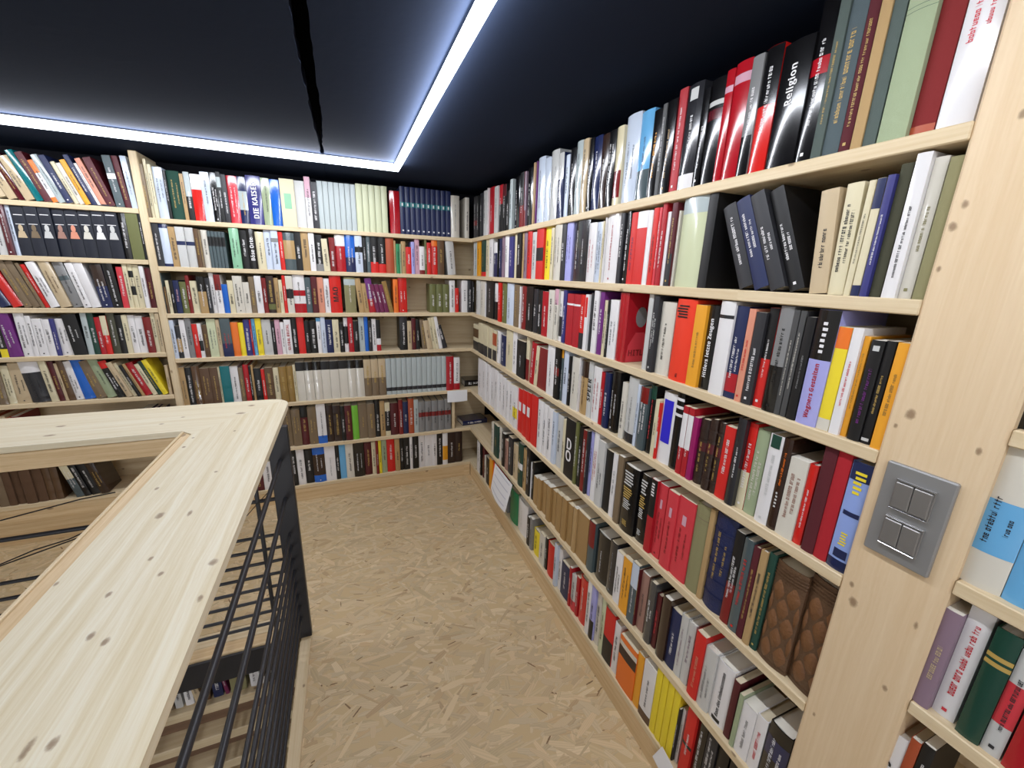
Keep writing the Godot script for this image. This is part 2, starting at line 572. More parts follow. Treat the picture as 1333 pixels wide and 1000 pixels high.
func marks(st: SurfaceTool, r: RandomNumberGenerator, w: float, _h: float, bulge: float, y0: float, y1: float, size: float, xc: float, lift: float, coarse: bool) -> void:
	# print too small to read, running up the spine: each glyph is a few strokes in a cell
	# (along, up) boxes in the cell: stems and bars
	var shapes := [[[0, .3, 0, 1]], [[0, .3, 0, .7], [.7, 1, 0, .7], [0, 1, .5, .7]], [[0, .3, 0, .7], [.7, 1, 0, .7], [0, 1, .52, .7], [0, 1, 0, .17]],
		[[0, .3, 0, .7], [0, 1, .53, .7], [0, 1, .27, .43], [0, 1, 0, .16]], [[0, .3, 0, 1], [0, 1, 0, .17], [0, 1, .5, .68], [.7, 1, 0, .68]], [[0, .3, 0, .7], [.7, 1, 0, .7], [0, 1, 0, .17]],
		[[0, .28, 0, .7], [.1, .8, .52, .7]], [[.2, .5, 0, .95], [0, .9, .52, .68]]]
	var y := y0
	while y < y1:
		var word := r.randi_range(3, 9)
		var cap := r.randf() < 0.3
		for k in word:
			if y > y1: break
			var sh: Array = shapes[r.randi() % shapes.size()]
			var gw := size * (0.5 if sh.size() > 1 else 0.2)
			if coarse: sh = [[0, 1, 0, 0.7]]
			for q in sh:
				var up0: float = q[2]
				var up1: float = q[3]
				if cap: up1 = minf(1.0, up1 * 1.35); up0 *= 1.35
				var xa := xc + size * 0.5 - up1 * size
				var xb := xc + size * 0.5 - up0 * size
				var a: float = y + q[0] * gw
				var b: float = y + q[1] * gw
				var za := spine_z(xa, w, bulge) + lift
				var zb := spine_z(xb, w, bulge) + lift
				quad(st, Vector3(xa, a, za), Vector3(xb, a, zb), Vector3(xb, b, zb), Vector3(xa, b, za), Vector3(0, 0, 1))
			y += gw + size * 0.16
		y += size * 0.4

func add_deco(st: SurfaceTool, dc: Array, w: float, h: float, bulge: float, r: RandomNumberGenerator) -> void:
	var lift := 0.0007
	var y0: float = h * dc[2]
	var y1: float = h * dc[3]
	var hw: float = w * dc[4] * 0.5
	if dc[0] == "m":         # a label or printed patch on the spine
		for i in 6:
			var xa := lerpf(-hw, hw, i / 6.0)
			var xb := lerpf(-hw, hw, (i + 1) / 6.0)
			var za := spine_z(xa, w, bulge) + lift
			var zb := spine_z(xb, w, bulge) + lift
			quad(st, Vector3(xa, y0, za), Vector3(xb, y0, zb), Vector3(xb, y1, zb), Vector3(xa, y1, za), Vector3(0, 0, 1))
	elif dc[0] == "k":       # short lines of print across the spine
		var y := y1
		while y > y0:
			var t := minf(0.006, (y1 - y0) * 0.12)
			var a := -hw * r.randf_range(0.7, 1.0)
			var b := hw * r.randf_range(0.4, 1.0)
			quad(st, Vector3(a, y - t, lift), Vector3(b, y - t, lift), Vector3(b, y, lift), Vector3(a, y, lift), Vector3(0, 0, 1))
			y -= t * 1.8
	else:                    # a small head and shoulders picture
		var n := 10
		var c := Vector3(0, lerpf(y0, y1, 0.72), lift)
		for i in n:
			var a0 := TAU * i / n
			var a1 := TAU * (i + 1) / n
			tri(st, c, c + Vector3(cos(a0) * hw * 0.5, sin(a0) * (y1 - y0) * 0.28, 0), c + Vector3(cos(a1) * hw * 0.5, sin(a1) * (y1 - y0) * 0.28, 0), Vector3(0, 0, 1), Vector3(0, 0, 1), Vector3(0, 0, 1))
		quad(st, Vector3(-hw, y0, lift), Vector3(hw, y0, lift), Vector3(hw * 0.6, lerpf(y0, y1, 0.5), lift), Vector3(-hw * 0.6, lerpf(y0, y1, 0.5), lift), Vector3(0, 0, 1))

func add_lattice(st: SurfaceTool, w: float, h: float, bulge: float) -> void:
	# raised ribs near the head and tail and a slanting net of ridges between
	for f in [0.03, 0.86, 0.89, 0.92, 0.95]:
		add_band(st, w, bulge, h * f - 0.0016, h * f + 0.0016, 8, 0.0018)

func add_lozenges(st: SurfaceTool, w: float, h: float, bulge: float) -> void:
	# padded lozenges pressed into the leather, in staggered rows
	for row in 5:
		var cols := [-0.24, 0.24] if row % 2 == 0 else [-0.42, 0.0, 0.42]
		for cx in cols:
			var c := Vector2(w * cx, h * (0.14 + 0.15 * row))
			var rw := w * (0.2 if absf(cx) < 0.4 else 0.07)
			var rh := h * 0.105
			var n := 12
			var mid := Vector3(c.x, c.y, spine_z(c.x, w, bulge) + 0.0042)
			for ring in 2:
				for i in n:
					var p := []
					for q in [[i, ring], [i + 1, ring], [i + 1, ring + 1], [i, ring + 1]]:
						var a: float = TAU * q[0] / n
						var k: float = q[1] * 0.5
						var sx := signf(cos(a)) * pow(absf(cos(a)), 1.5)
						var sy := signf(sin(a)) * pow(absf(sin(a)), 1.5)
						var x := c.x + sx * rw * k
						p.append([Vector3(x, c.y + sy * rh * k, spine_z(x, w, bulge) + 0.0042 * (1.0 - k * k) + 0.0001), Vector3(sx * k * 0.7, sy * k * 0.5, 1.0).normalized()])
					tri(st, p[0][0], p[1][0], p[2][0], p[0][1], p[1][1], p[2][1])
					tri(st, p[0][0], p[2][0], p[3][0], p[0][1], p[2][1], p[3][1])

func text_mesh(s: String, width: float, height: float, serif := false) -> Mesh:
	var tm := TextMesh.new()
	var f := SystemFont.new()
	f.font_names = PackedStringArray(["Droid Serif" if serif else "Droid Sans"])
	f.font_weight = 700
	tm.font = f
	tm.text = s
	tm.font_size = 24
	tm.depth = 0.0
	tm.curve_step = 2.0
	tm.pixel_size = 0.001
	var bb := tm.get_aabb()
	if bb.size.x < 0.0001: return tm
	tm.pixel_size = 0.001 * minf(width / bb.size.x, height / maxf(bb.size.y, 0.001))
	return tm

func auto_ink(c: String) -> String:
	var k := ink(c)
	var l := k.get_luminance()
	if c in ["taupe", "brown", "darkbrown", "darkgreen", "maroon", "khaki", "ochre"]: return "gold"
	return "white" if l < 0.42 else "charcoal"

const ONES := ["", "first", "second", "third", "fourth", "fifth", "sixth", "seventh", "eighth", "ninth", "tenth", "eleventh", "twelfth", "thirteenth", "fourteenth", "fifteenth", "sixteenth", "seventeenth", "eighteenth", "nineteenth"]
const TENS := ["", "", "twent", "thirt", "fort", "fift", "sixt", "sevent", "eight"]
func ordinal(n: int) -> String:
	if n < 20: return ONES[n]
	if n % 10 == 0: return TENS[n / 10] + "ieth"
	return TENS[n / 10] + "y-" + ONES[n % 10]

func dims(b: Dictionary) -> Dictionary:
	var w: float = b.s1 - b.s0
	if b.lean != 0.0: w *= cos(deg_to_rad(b.lean))
	var hard: bool = b.style in ["j", "h", "c", "r", "d"]
	var bulge := w * 0.10 if hard else minf(0.0022, w * 0.1)
	if b.style == "r": bulge = w * 0.22
	bulge = minf(bulge, 0.009)
	return {"w": w, "h": b.h, "d": clampf(b.h * 0.66, 0.10, 0.19), "t": minf(0.0026 if hard else 0.0007, w * 0.2), "bulge": bulge, "hard": hard}

func book_frame(b: Dictionary) -> Transform3D:
	var q := dims(b)
	var rot := Basis(b.d, Vector3.UP, b.dir_out)
	var s: float = (b.s0 + b.s1) * 0.5
	var base: Vector3 = b.a - b.dir_out * b.inset
	if b.lean == 0.0:
		return Transform3D(rot, base + b.d * s)
	var ang := -deg_to_rad(b.lean)
	var pivot_x: float = -q.w * 0.5 if b.lean < 0.0 else q.w * 0.5
	var ps: float = b.s0 if b.lean < 0.0 else b.s1
	var turn := Basis(Vector3(0, 0, 1), ang)
	var off := turn * Vector3(pivot_x, 0, 0)
	return Transform3D(rot * turn, base + b.d * ps - rot * off)

func build_book(b: Dictionary) -> void:
	var q := dims(b)
	var r := RandomNumberGenerator.new()
	r.seed = b.seed
	var w: float = q.w
	var h: float = q.h
	var tc: String = b.tc if b.tc != "" else auto_ink(b.c)
	var kind: String = {"p": "paperback", "j": "jacketed hardback", "h": "hardback", "c": "clothbound book", "r": "ribbed leather book", "d": "embossed leather book"}[b.style]
	var finish: String = {"p": "paper", "j": "gloss", "h": "paper", "c": "cloth", "r": "leather", "d": "leather"}[b.style]
	var size := ""
	if w < 0.013: size = "thin "
	elif w > 0.045: size = "thick "
	var place := ""
	var group := ""
	if b.wall == "right":
		place = "%s from switch post on %s shelf down" % [ordinal(b.from_post), ordinal(b.shelf)]
		group = "books on the long side bookcase"
	elif b.wall == "back":
		place = "%s from inner corner on %s shelf down, back wall" % [ordinal(b.from_post), ordinal(b.shelf)]
		group = "books on the back wall bookcase"
	elif b.wall == "left":
		place = "%s from upright on %s shelf down, left bookcase" % [ordinal(b.from_post), ordinal(b.shelf)]
		group = "books on the left back bookcase"
	else:
		place = "%s past switch post on %s shelf of end bookcase" % [ordinal(b.from_corner), ordinal(b.shelf)]
		group = "books on the end bookcase"
	var look := INK[b.c][3] as String
	var lab := "%s%s %s" % [size, look, kind]
	if tc != "0" and (lab + " with x lettering " + place).split(" ").size() <= 16:
		lab += " with %s lettering" % (INK[tc][3] as String).replace(" ", "-")
	lab += ", " + place
	var words := lab.split(" ", false)
	if words.size() > 16: lab = lab.trim_prefix(size)
	var t := thing("book", lab, "book", Vector3.ZERO, group)
	t.transform = book_frame(b)
	var st := new_st()
	add_cover(st, w, h, q.d, q.t, q.bulge, 8 if q.hard else 4)
	if b.style == "r":
		for f in [0.16, 0.32, 0.5, 0.68, 0.84]:
			add_band(st, w, q.bulge, h * f - 0.003, h * f + 0.003, 8, 0.0022)
	if b.style == "d":
		add_lattice(st, w, h, q.bulge)
		var loz := new_st()
		add_lozenges(loz, w, h, q.bulge)
		part("embossing", loz.commit(), book_mat("copper", "leather"), t).set_meta("kind", "stuff")
	part("cover", st.commit(), book_mat(b.c, finish), t)
	st = new_st()
	var ins := 0.0035 if q.hard else 0.0004
	box_simple(st, Vector3(-w * 0.5 + q.t, ins, -q.d + ins), Vector3(w * 0.5 - q.t, h - ins, -q.bulge - q.t - 0.0005))
	part("pages", st.commit(), M.pages_white if r.randf() < 0.55 else M.pages, t)
	var bf := "gloss" if finish == "gloss" else "ink"
	var n := 0
	for bd in b.bands:
		n += 1
		st = new_st()
		add_band(st, w, q.bulge, h * bd[1] + 0.0004, h * bd[2] - 0.0004, 8 if q.hard else 4, 0.0002 + 0.0001 * n)
		part("band", st.commit(), book_mat(bd[0], bf), t)
	for dc in b.deco:
		st = new_st()
		add_deco(st, dc, w, h, q.bulge, r)
		var pr := part("print", st.commit(), book_mat(dc[1], "ink"), t)
		pr.set_meta("kind", "stuff")
	if b.portrait: cover_picture(t, w, h)
	if tc == "0": return
	var lift := 0.0008
	if b.text != "":
		var tm := text_mesh(b.text, h * (0.74 if b.ys.is_empty() else b.ys[1] - b.ys[0]), minf(w * 0.52, 0.03), b.style == "c")
		var o := part("lettering", tm, book_mat(tc, "ink"), t)
		o.set_meta("kind", "stuff")
		var mid: float = 0.5 if b.ys.is_empty() else (b.ys[0] + b.ys[1]) * 0.5
		o.transform = Transform3D(Basis(Vector3(0, 0, 1), PI * 0.5), Vector3(0, h * mid, lift))
		return
	if b.stack != "":
		for k in b.stack.length():
			var o := part("letter", text_mesh(b.stack[k], w * 0.85, 0.05), book_mat(tc, "ink"), t)
			o.position = Vector3(0, h * (0.58 - 0.2 * k), lift)
		return
	if b.head != "":
		var tm := text_mesh(b.head, w * 0.8, 0.022)
		var o := part("lettering", tm, book_mat(tc, "ink"), t)
		o.set_meta("kind", "stuff")
		o.transform = Transform3D(Basis(), Vector3(0, h * 0.82, lift))
	st = new_st()
	var size_l := clampf(w * r.randf_range(0.2, 0.34), 0.0026, 0.0078)
	var y0 := h * r.randf_range(0.14, 0.36)
	var y1 := h * r.randf_range(0.62, 0.86)
	if not b.ys.is_empty():
		y0 = h * b.ys[0]; y1 = h * b.ys[1]
	if w > 0.022 and r.randf() < 0.45:
		marks(st, r, w, h, q.bulge, y0, y1, size_l, -w * 0.16, lift, false)
		marks(st, r, w, h, q.bulge, y0 + h * 0.08, y1 - h * r.randf_range(0.0, 0.15), size_l * 0.75, w * 0.2, lift, false)
	else:
		marks(st, r, w, h, q.bulge, y0, y1, size_l, 0.0, lift, false)
	if r.randf() < 0.28:
		var m := minf(0.006, w * 0.28)
		quad(st, Vector3(-m * 0.5, 0.012, lift), Vector3(m * 0.5, 0.012, lift), Vector3(m * 0.5, 0.012 + m, lift), Vector3(-m * 0.5, 0.012 + m, lift), Vector3(0, 0, 1))
	part("lettering", st.commit(), book_mat(tc, "ink"), t).set_meta("kind", "stuff")

func cover_picture(t: Node3D, w: float, h: float) -> void:
	# the front board of a book that stands free: a plain grey head and shoulders and part of a title
	var x := w * 0.5 + 0.0006
	var n := Vector3(1, 0, 0)
	var st := new_st()
	var c := Vector3(x, h * 0.66, -0.062)
	for i in 14:
		var a0 := TAU * i / 14.0
		var a1 := TAU * (i + 1) / 14.0
		tri(st, c, c + Vector3(0, sin(a0) * 0.034, cos(a0) * 0.023), c + Vector3(0, sin(a1) * 0.034, cos(a1) * 0.023), n, n, n)
	part("cover_print", st.commit(), book_mat("grey", "ink"), t)
	st = new_st()
	var pts := [Vector3(x, 0.002, -0.012), Vector3(x, h * 0.25, -0.018), Vector3(x, h * 0.44, -0.045), Vector3(x, h * 0.44, -0.08), Vector3(x, h * 0.25, -0.115), Vector3(x, 0.002, -0.12)]
	for i in range(1, 5): tri(st, pts[0], pts[i], pts[i + 1], n, n, n)
	part("cover_print", st.commit(), book_mat("rose", "ink"), t)
	var o := part("cover_title", text_mesh("HITLER", 0.095, 0.03), book_mat("darkred", "ink"), t)
	o.transform = Transform3D(Basis(Vector3(0, 0, -1), Vector3(0, 1, 0), Vector3(1, 0, 0)), Vector3(x + 0.0006, h * 0.14, -0.068))
	o.set_meta("kind", "stuff")

func build_small_books(list: Array) -> void:
	var st := new_st()
	for b in list:
		var q := dims(b)
		var r := RandomNumberGenerator.new()
		r.seed = b.seed
		var w: float = q.w
		var h: float = q.h
		var one := new_st()
		one.set_color(ink(b.c).srgb_to_linear())
		add_cover(one, w, h, q.d, q.t, q.bulge, 4)
		one.set_color((ink("pages") if r.randf() < 0.6 else Color(0.88, 0.86, 0.81)).srgb_to_linear())
		var ins := 0.003 if q.hard else 0.0004
		box_simple(one, Vector3(-w * 0.5 + q.t, ins, -q.d + ins), Vector3(w * 0.5 - q.t, h - ins, -q.bulge - q.t - 0.0005))
		var n := 0
		for bd in b.bands:
			n += 1
			one.set_color(ink(bd[0]).srgb_to_linear())
			add_band(one, w, q.bulge, h * bd[1], h * bd[2], 4, 0.0002 + 0.0001 * n)
		for dc in b.deco:
			one.set_color(ink(dc[1]).srgb_to_linear())
			add_deco(one, dc, w, h, q.bulge, r)
		var tc: String = b.tc if b.tc != "" else auto_ink(b.c)
		if tc != "0" and b.text == "":
			one.set_color(ink(tc).srgb_to_linear())
			marks(one, r, w, h, q.bulge, h * r.randf_range(0.15, 0.4), h * r.randf_range(0.6, 0.85), clampf(w * 0.34, 0.003, 0.013), 0.0, 0.0009, false)
		st.append_from(one.commit(), 0, book_frame(b))
		if b.text != "":
			var tm := text_mesh(b.text, h * 0.74, minf(w * 0.75, 0.05))
			var arr: Array = (tm as PrimitiveMesh).get_mesh_arrays()
			var cols := PackedColorArray()
			cols.resize(arr[Mesh.ARRAY_VERTEX].size())
			cols.fill(ink(tc).srgb_to_linear())
			arr[Mesh.ARRAY_COLOR] = cols
			arr[Mesh.ARRAY_TANGENT] = null
			var am := ArrayMesh.new()
			am.add_surface_from_arrays(Mesh.PRIMITIVE_TRIANGLES, arr)
			var flat := SurfaceTool.new()
			flat.create_from(am, 0)
			flat.deindex()
			st.append_from(flat.commit(), 0, book_frame(b) * Transform3D(Basis(Vector3(0, 0, 1), PI * 0.5), Vector3(0, h * 0.5, 0.001)))
	var m := plain(Color.WHITE, 0.42)
	m.vertex_color_use_as_albedo = true
	var o := part("small_books", st.commit(), m, self)
	tag(o, "many smaller multicoloured books filling the distant shelves of the bookcases", "books", "", "stuff")

# ================================================================= furniture
func bookcase_boards(t: Node3D, heights: Array, along: int, lo: float, hi: float, depth: float, face_axis: int, sgn: float) -> void:
	# boards run from lo to hi along one axis; their front edge is at 0 on face_axis and they go back by depth
	var k := 0
	for y in heights:
		var s := Vector3.ZERO
		s[along] = hi - lo
		s[1] = BOARD
		s[face_axis] = depth
		var c := Vector3.ZERO
		c[along] = (lo + hi) * 0.5
		c[1] = y - BOARD * 0.5
		c[face_axis] = -sgn * depth * 0.5
		part("shelf_board", bevel_box(s, 0.002, along, Vector2(0.37 * k, 0.11 * k)), M.shelf, t, c)
		k += 1

func upright(t: Node3D, called: String, s: Vector3, c: Vector3, mat: Material, off := Vector2.ZERO) -> void:
	part(called, bevel_box(s, 0.003, 1, off), mat, t, c)

func poly_slab(pts: Array, y0: float, y1: float, along: int, off: Vector2) -> Mesh:
	# a flat board of any outline (x, z); grain along the given axis, uv in metres
	var st := new_st()
	var poly := PackedVector2Array(pts)
	var idx := Geometry2D.triangulate_polygon(poly)
	var uv := func(p: Vector2) -> Vector2: return (Vector2(p.y, p.x) if along == 2 else Vector2(p.x, p.y)) + off
	var ch := 0.003
	for i in range(0, idx.size(), 3):
		var a := poly[idx[i]]
		var b := poly[idx[i + 1]]
		var c := poly[idx[i + 2]]
		for yy in [[y1, Vector3.UP], [y0, Vector3.DOWN]]:
			tri(st, Vector3(a.x, yy[0], a.y), Vector3(b.x, yy[0], b.y), Vector3(c.x, yy[0], c.y), yy[1], yy[1], yy[1], uv.call(a), uv.call(b), uv.call(c))
	var mid := Vector2.ZERO
	for p in poly: mid += p
	mid /= poly.size()
	for i in poly.size():
		var a := poly[i]
		var b := poly[(i + 1) % poly.size()]
		var e := (b - a).normalized()
		var n := Vector3(e.y, 0, -e.x)
		var test := Geometry2D.is_point_in_polygon((a + b) * 0.5 + Vector2(n.x, n.z) * 0.002, poly)
		if test: n = -n
		var ua: Vector2 = uv.call(a)
		var ub: Vector2 = uv.call(b)
		var dv := Vector2(0, y1 - y0) if along == 0 else Vector2(0, y1 - y0)
		tri(st, Vector3(a.x, y0, a.y), Vector3(b.x, y0, b.y), Vector3(b.x, y1, b.y), n, n, n, ua + dv, ub + dv, ub)
		tri(st, Vector3(a.x, y0, a.y), Vector3(b.x, y1, b.y), Vector3(a.x, y1, a.y), n, n, n, ua + dv, ub, ua)
	return st.commit()

# ================================================================= scene
func _ready() -> void:
	rng.seed = 4711
	cam_basis = Basis.from_euler(Vector3(PITCH, YAW, ROLL))
	# ---------------- camera
	var cam := Camera3D.new()
	cam.name = "camera"
	cam.fov = rad_to_deg(2.0 * atan(500.0 / FOCAL))
	cam.near = 0.02
	add_child(cam)
	cam.transform = Transform3D(cam_basis, CAM)
	cam.current = true
	# ---------------- environment: a closed room, dark outside
	var we := WorldEnvironment.new()
	we.name = "world_environment"
	var env := Environment.new()
	env.background_mode = Environment.BG_COLOR
	env.background_color = Color(0, 0, 0)
	env.ambient_light_source = Environment.AMBIENT_SOURCE_DISABLED
	env.tonemap_mode = Environment.TONE_MAPPER_LINEAR
	env.tonemap_exposure = 1.0
	env.sdfgi_enabled = true
	env.ssao_enabled = true
	env.ssil_enabled = true
	we.environment = env
	add_child(we)
	# ---------------- LED frame under the ceiling (the light of the room)
	var LX0 := -0.54
	var LX1 := -3.3
	var LZ0 := 0.40
	var LZ1 := 4.7
	var strip_energy := 0.98          # per metre of strip
	make_materials()
	led_frame(LX0, LX1, LZ0, LZ1, strip_energy)
	added_lower_strip()
	build_room()
	build_bookcases()
	build_railing()
	build_shelf_lists()
	build_small_objects()

func led_frame(x0: float, x1: float, z0: float, z1: float, energy: float) -> void:
	var w := 0.024
	var hh := 0.032
	var yb := 2.088
	var t := thing("led_light_strip", "glowing white LED strip frame mounted under the black ceiling", "light", Vector3(0, CEIL, 0))
	var runs := [[Vector3(x0, 0, (z0 + z1) * 0.5), 2, z1 - z0 + w, Vector3(-1, 0, 0)], [Vector3((x0 + x1) * 0.5, 0, z0), 0, x0 - x1 - w, Vector3(0, 0, 1)],
		[Vector3((x0 + x1) * 0.5, 0, z1), 0, x0 - x1 - w, Vector3(0, 0, -1)]]
	for r in runs:
		var s := Vector3(w, hh, w)
		s[r[1]] = r[2]
		var c: Vector3 = r[0]
		c.y = yb + hh * 0.5 - CEIL
		part("diffuser", bevel_box(s, 0.002), M.led, t, c)
		var ps := s
		ps.y = CEIL - yb - hh
		if r[1] == 2: ps.x = w * 0.8
		else: ps.z = w * 0.8
		part("mounting_rail", bevel_box(ps, 0.001), M.aluminium, t, Vector3(c.x, -ps.y * 0.5, c.z))
		# light downwards and towards the middle of the room, the size of the glowing faces
		for k in 3:
			var l := AreaLight3D.new()
			l.name = "strip_light"
			l.light_color = Color(0.965, 0.975, 1.0)
			l.shadow_enabled = true
			l.area_normalize_energy = true
			l.area_range = 12.0
			l.area_attenuation = 2.0
			l.light_energy = energy * r[2] * [0.46, 0.37, 0.17][k]
			var dir: Vector3 = Vector3.DOWN if k == 0 else (r[3] as Vector3) * (1.0 if k == 1 else -1.0)
			var lng := Vector3(0, 0, 1) if r[1] == 2 else Vector3(1, 0, 0)
			# an area light shines along its -z; its x is the long side
			l.area_size = Vector2(r[2], w if k == 0 else hh)
			var z := -dir
			var x := lng
			var y := z.cross(x)
			t.add_child(l, true)
			var at := c
			if k == 0: at.y -= hh * 0.5 + 0.003
			else: at += dir * (w * 0.5 + 0.003)
			l.transform = Transform3D(Basis(x, y, z), at)

func added_lower_strip() -> void:
	# added strip out of view on the front wall, brightens the lower level books
	var t := thing("led_light_strip", "added unseen light strip brightening the lower level below the mezzanine floor", "light", Vector3(-2.4, -0.45, 4.86))
	part("diffuser", bevel_box(Vector3(1.8, 0.03, 0.024), 0.002, 0), M.led, t)
	part("mounting_rail", bevel_box(Vector3(1.8, 0.024, 0.02), 0.001, 0), M.aluminium, t, Vector3(0, 0, 0.021))
	var l := AreaLight3D.new()
	l.name = "strip_light"
	l.light_color = Color(0.965, 0.975, 1.0)
	l.shadow_enabled = true
	l.area_normalize_energy = true
	l.area_range = 12.0
	l.area_attenuation = 2.0
	l.light_energy = 1.6
	l.area_size = Vector2(1.8, 0.03)
	t.add_child(l, true)
	l.position = Vector3(0, 0, -0.016)

func build_room() -> void:
	var zf := 4.9
	var xl := -3.5
	# upper floor: an L round the stairwell
	var fl := Node3D.new()
	fl.name = "floor"
	add_child(fl)
	tag(fl, "light brown strand board floor of the mezzanine around the stairwell", "floor", "", "structure")
	part("panel", poly_slab([Vector2(xl, -0.27), Vector2(0.28, -0.27), Vector2(0.28, zf), Vector2(-1.13, zf), Vector2(-1.13, 1.06), Vector2(xl, 1.06)], FLOOR - 0.10, FLOOR, 0, Vector2(0.2, 0.33)), M.osb, fl)
	# pale wooden edging along the stairwell
	part("edging", bevel_box(Vector3(2.33, 0.10, 0.075), 0.003, 0), M.shelf, fl, Vector3(-2.335, FLOOR - 0.05, 1.0975))
	part("edging", bevel_box(Vector3(2.33, 0.10, 0.06), 0.003, 0, Vector2(0.3, 0.1)), M.plinth, fl, Vector3(-2.335, FLOOR - 0.05, 1.166))
	part("edging", bevel_box(Vector3(0.042, 0.012, zf - 1.25), 0.003, 2), M.shelf, fl, Vector3(-1.111, FLOOR + 0.006, (zf + 1.25) * 0.5))
	struct("wall_back", bevel_box(Vector3(4.2, 5.0, 0.12), 0.0), M.wall, Vector3(-1.5, -0.25, -0.33), "black painted wall behind the back bookcases", "wall")
	struct("wall_right", bevel_box(Vector3(0.12, 5.0, 5.6), 0.0), M.wall, Vector3(0.34, -0.25, 2.3), "black painted wall behind the long side bookcase", "wall")
	struct("wall_left", bevel_box(Vector3(0.12, 5.0, 5.6), 0.0), M.lower, Vector3(xl - 0.06, -0.25, 2.3), "unseen wall at the far end of the stairwell, made white to bounce light", "wall")
	struct("wall_front", bevel_box(Vector3(4.2, 5.0, 0.12), 0.0), M.lower, Vector3(-1.5, -0.25, zf + 0.06), "unseen wall opposite the back bookcases, made white to bounce light", "wall")
	struct("floor_lower", bevel_box(Vector3(4.2, 0.1, 5.6), 0.0), M.osb, Vector3(-1.5, -2.55, 2.3), "strand board floor of the lower level", "floor")
	# ceiling: two black boards with a ragged open joint between them, a dark void above
	var ce := Node3D.new()
	ce.name = "ceiling"
	add_child(ce)
	tag(ce, "black painted board ceiling with a ragged dark joint", "ceiling", "", "structure")
	var jag_l := []
	var jag_r := []
	var z := zf
	var jr := RandomNumberGenerator.new()
	jr.seed = 5
	var jl := -0.917
	var jx := -0.884
	while z > 0.42:
		var f := clampf((z - 0.42) / 0.5, 0.35, 1.0)
		jag_l.append(Vector2(lerpf(-0.906, -0.919, f) + jr.randf_range(-0.0035, 0.0035), z))
		jag_r.append(Vector2(lerpf(-0.902, -0.882, f) + jr.randf_range(-0.003, 0.003), z))
		z -= jr.randf_range(0.02, 0.06)
	jag_l.append(Vector2(-0.905, 0.42))
	jag_r.append(Vector2(-0.9035, 0.42))
	var left := [Vector2(xl, zf)] + jag_l + [Vector2(-0.9048, -0.27), Vector2(xl, -0.27)]
	var right := [Vector2(0.28, zf)] + jag_r + [Vector2(-0.9038, -0.27), Vector2(0.28, -0.27)]
	part("board", poly_slab(left, CEIL, CEIL + 0.05, 2, Vector2.ZERO), M.black_paint, ce)
	part("board", poly_slab(right, CEIL, CEIL + 0.05, 2, Vector2.ZERO), M.black_paint, ce)
	part("backing", bevel_box(Vector3(4.2, 0.06, 5.6), 0.0), M.void, ce, Vector3(-1.5, CEIL + 0.08, 2.3))

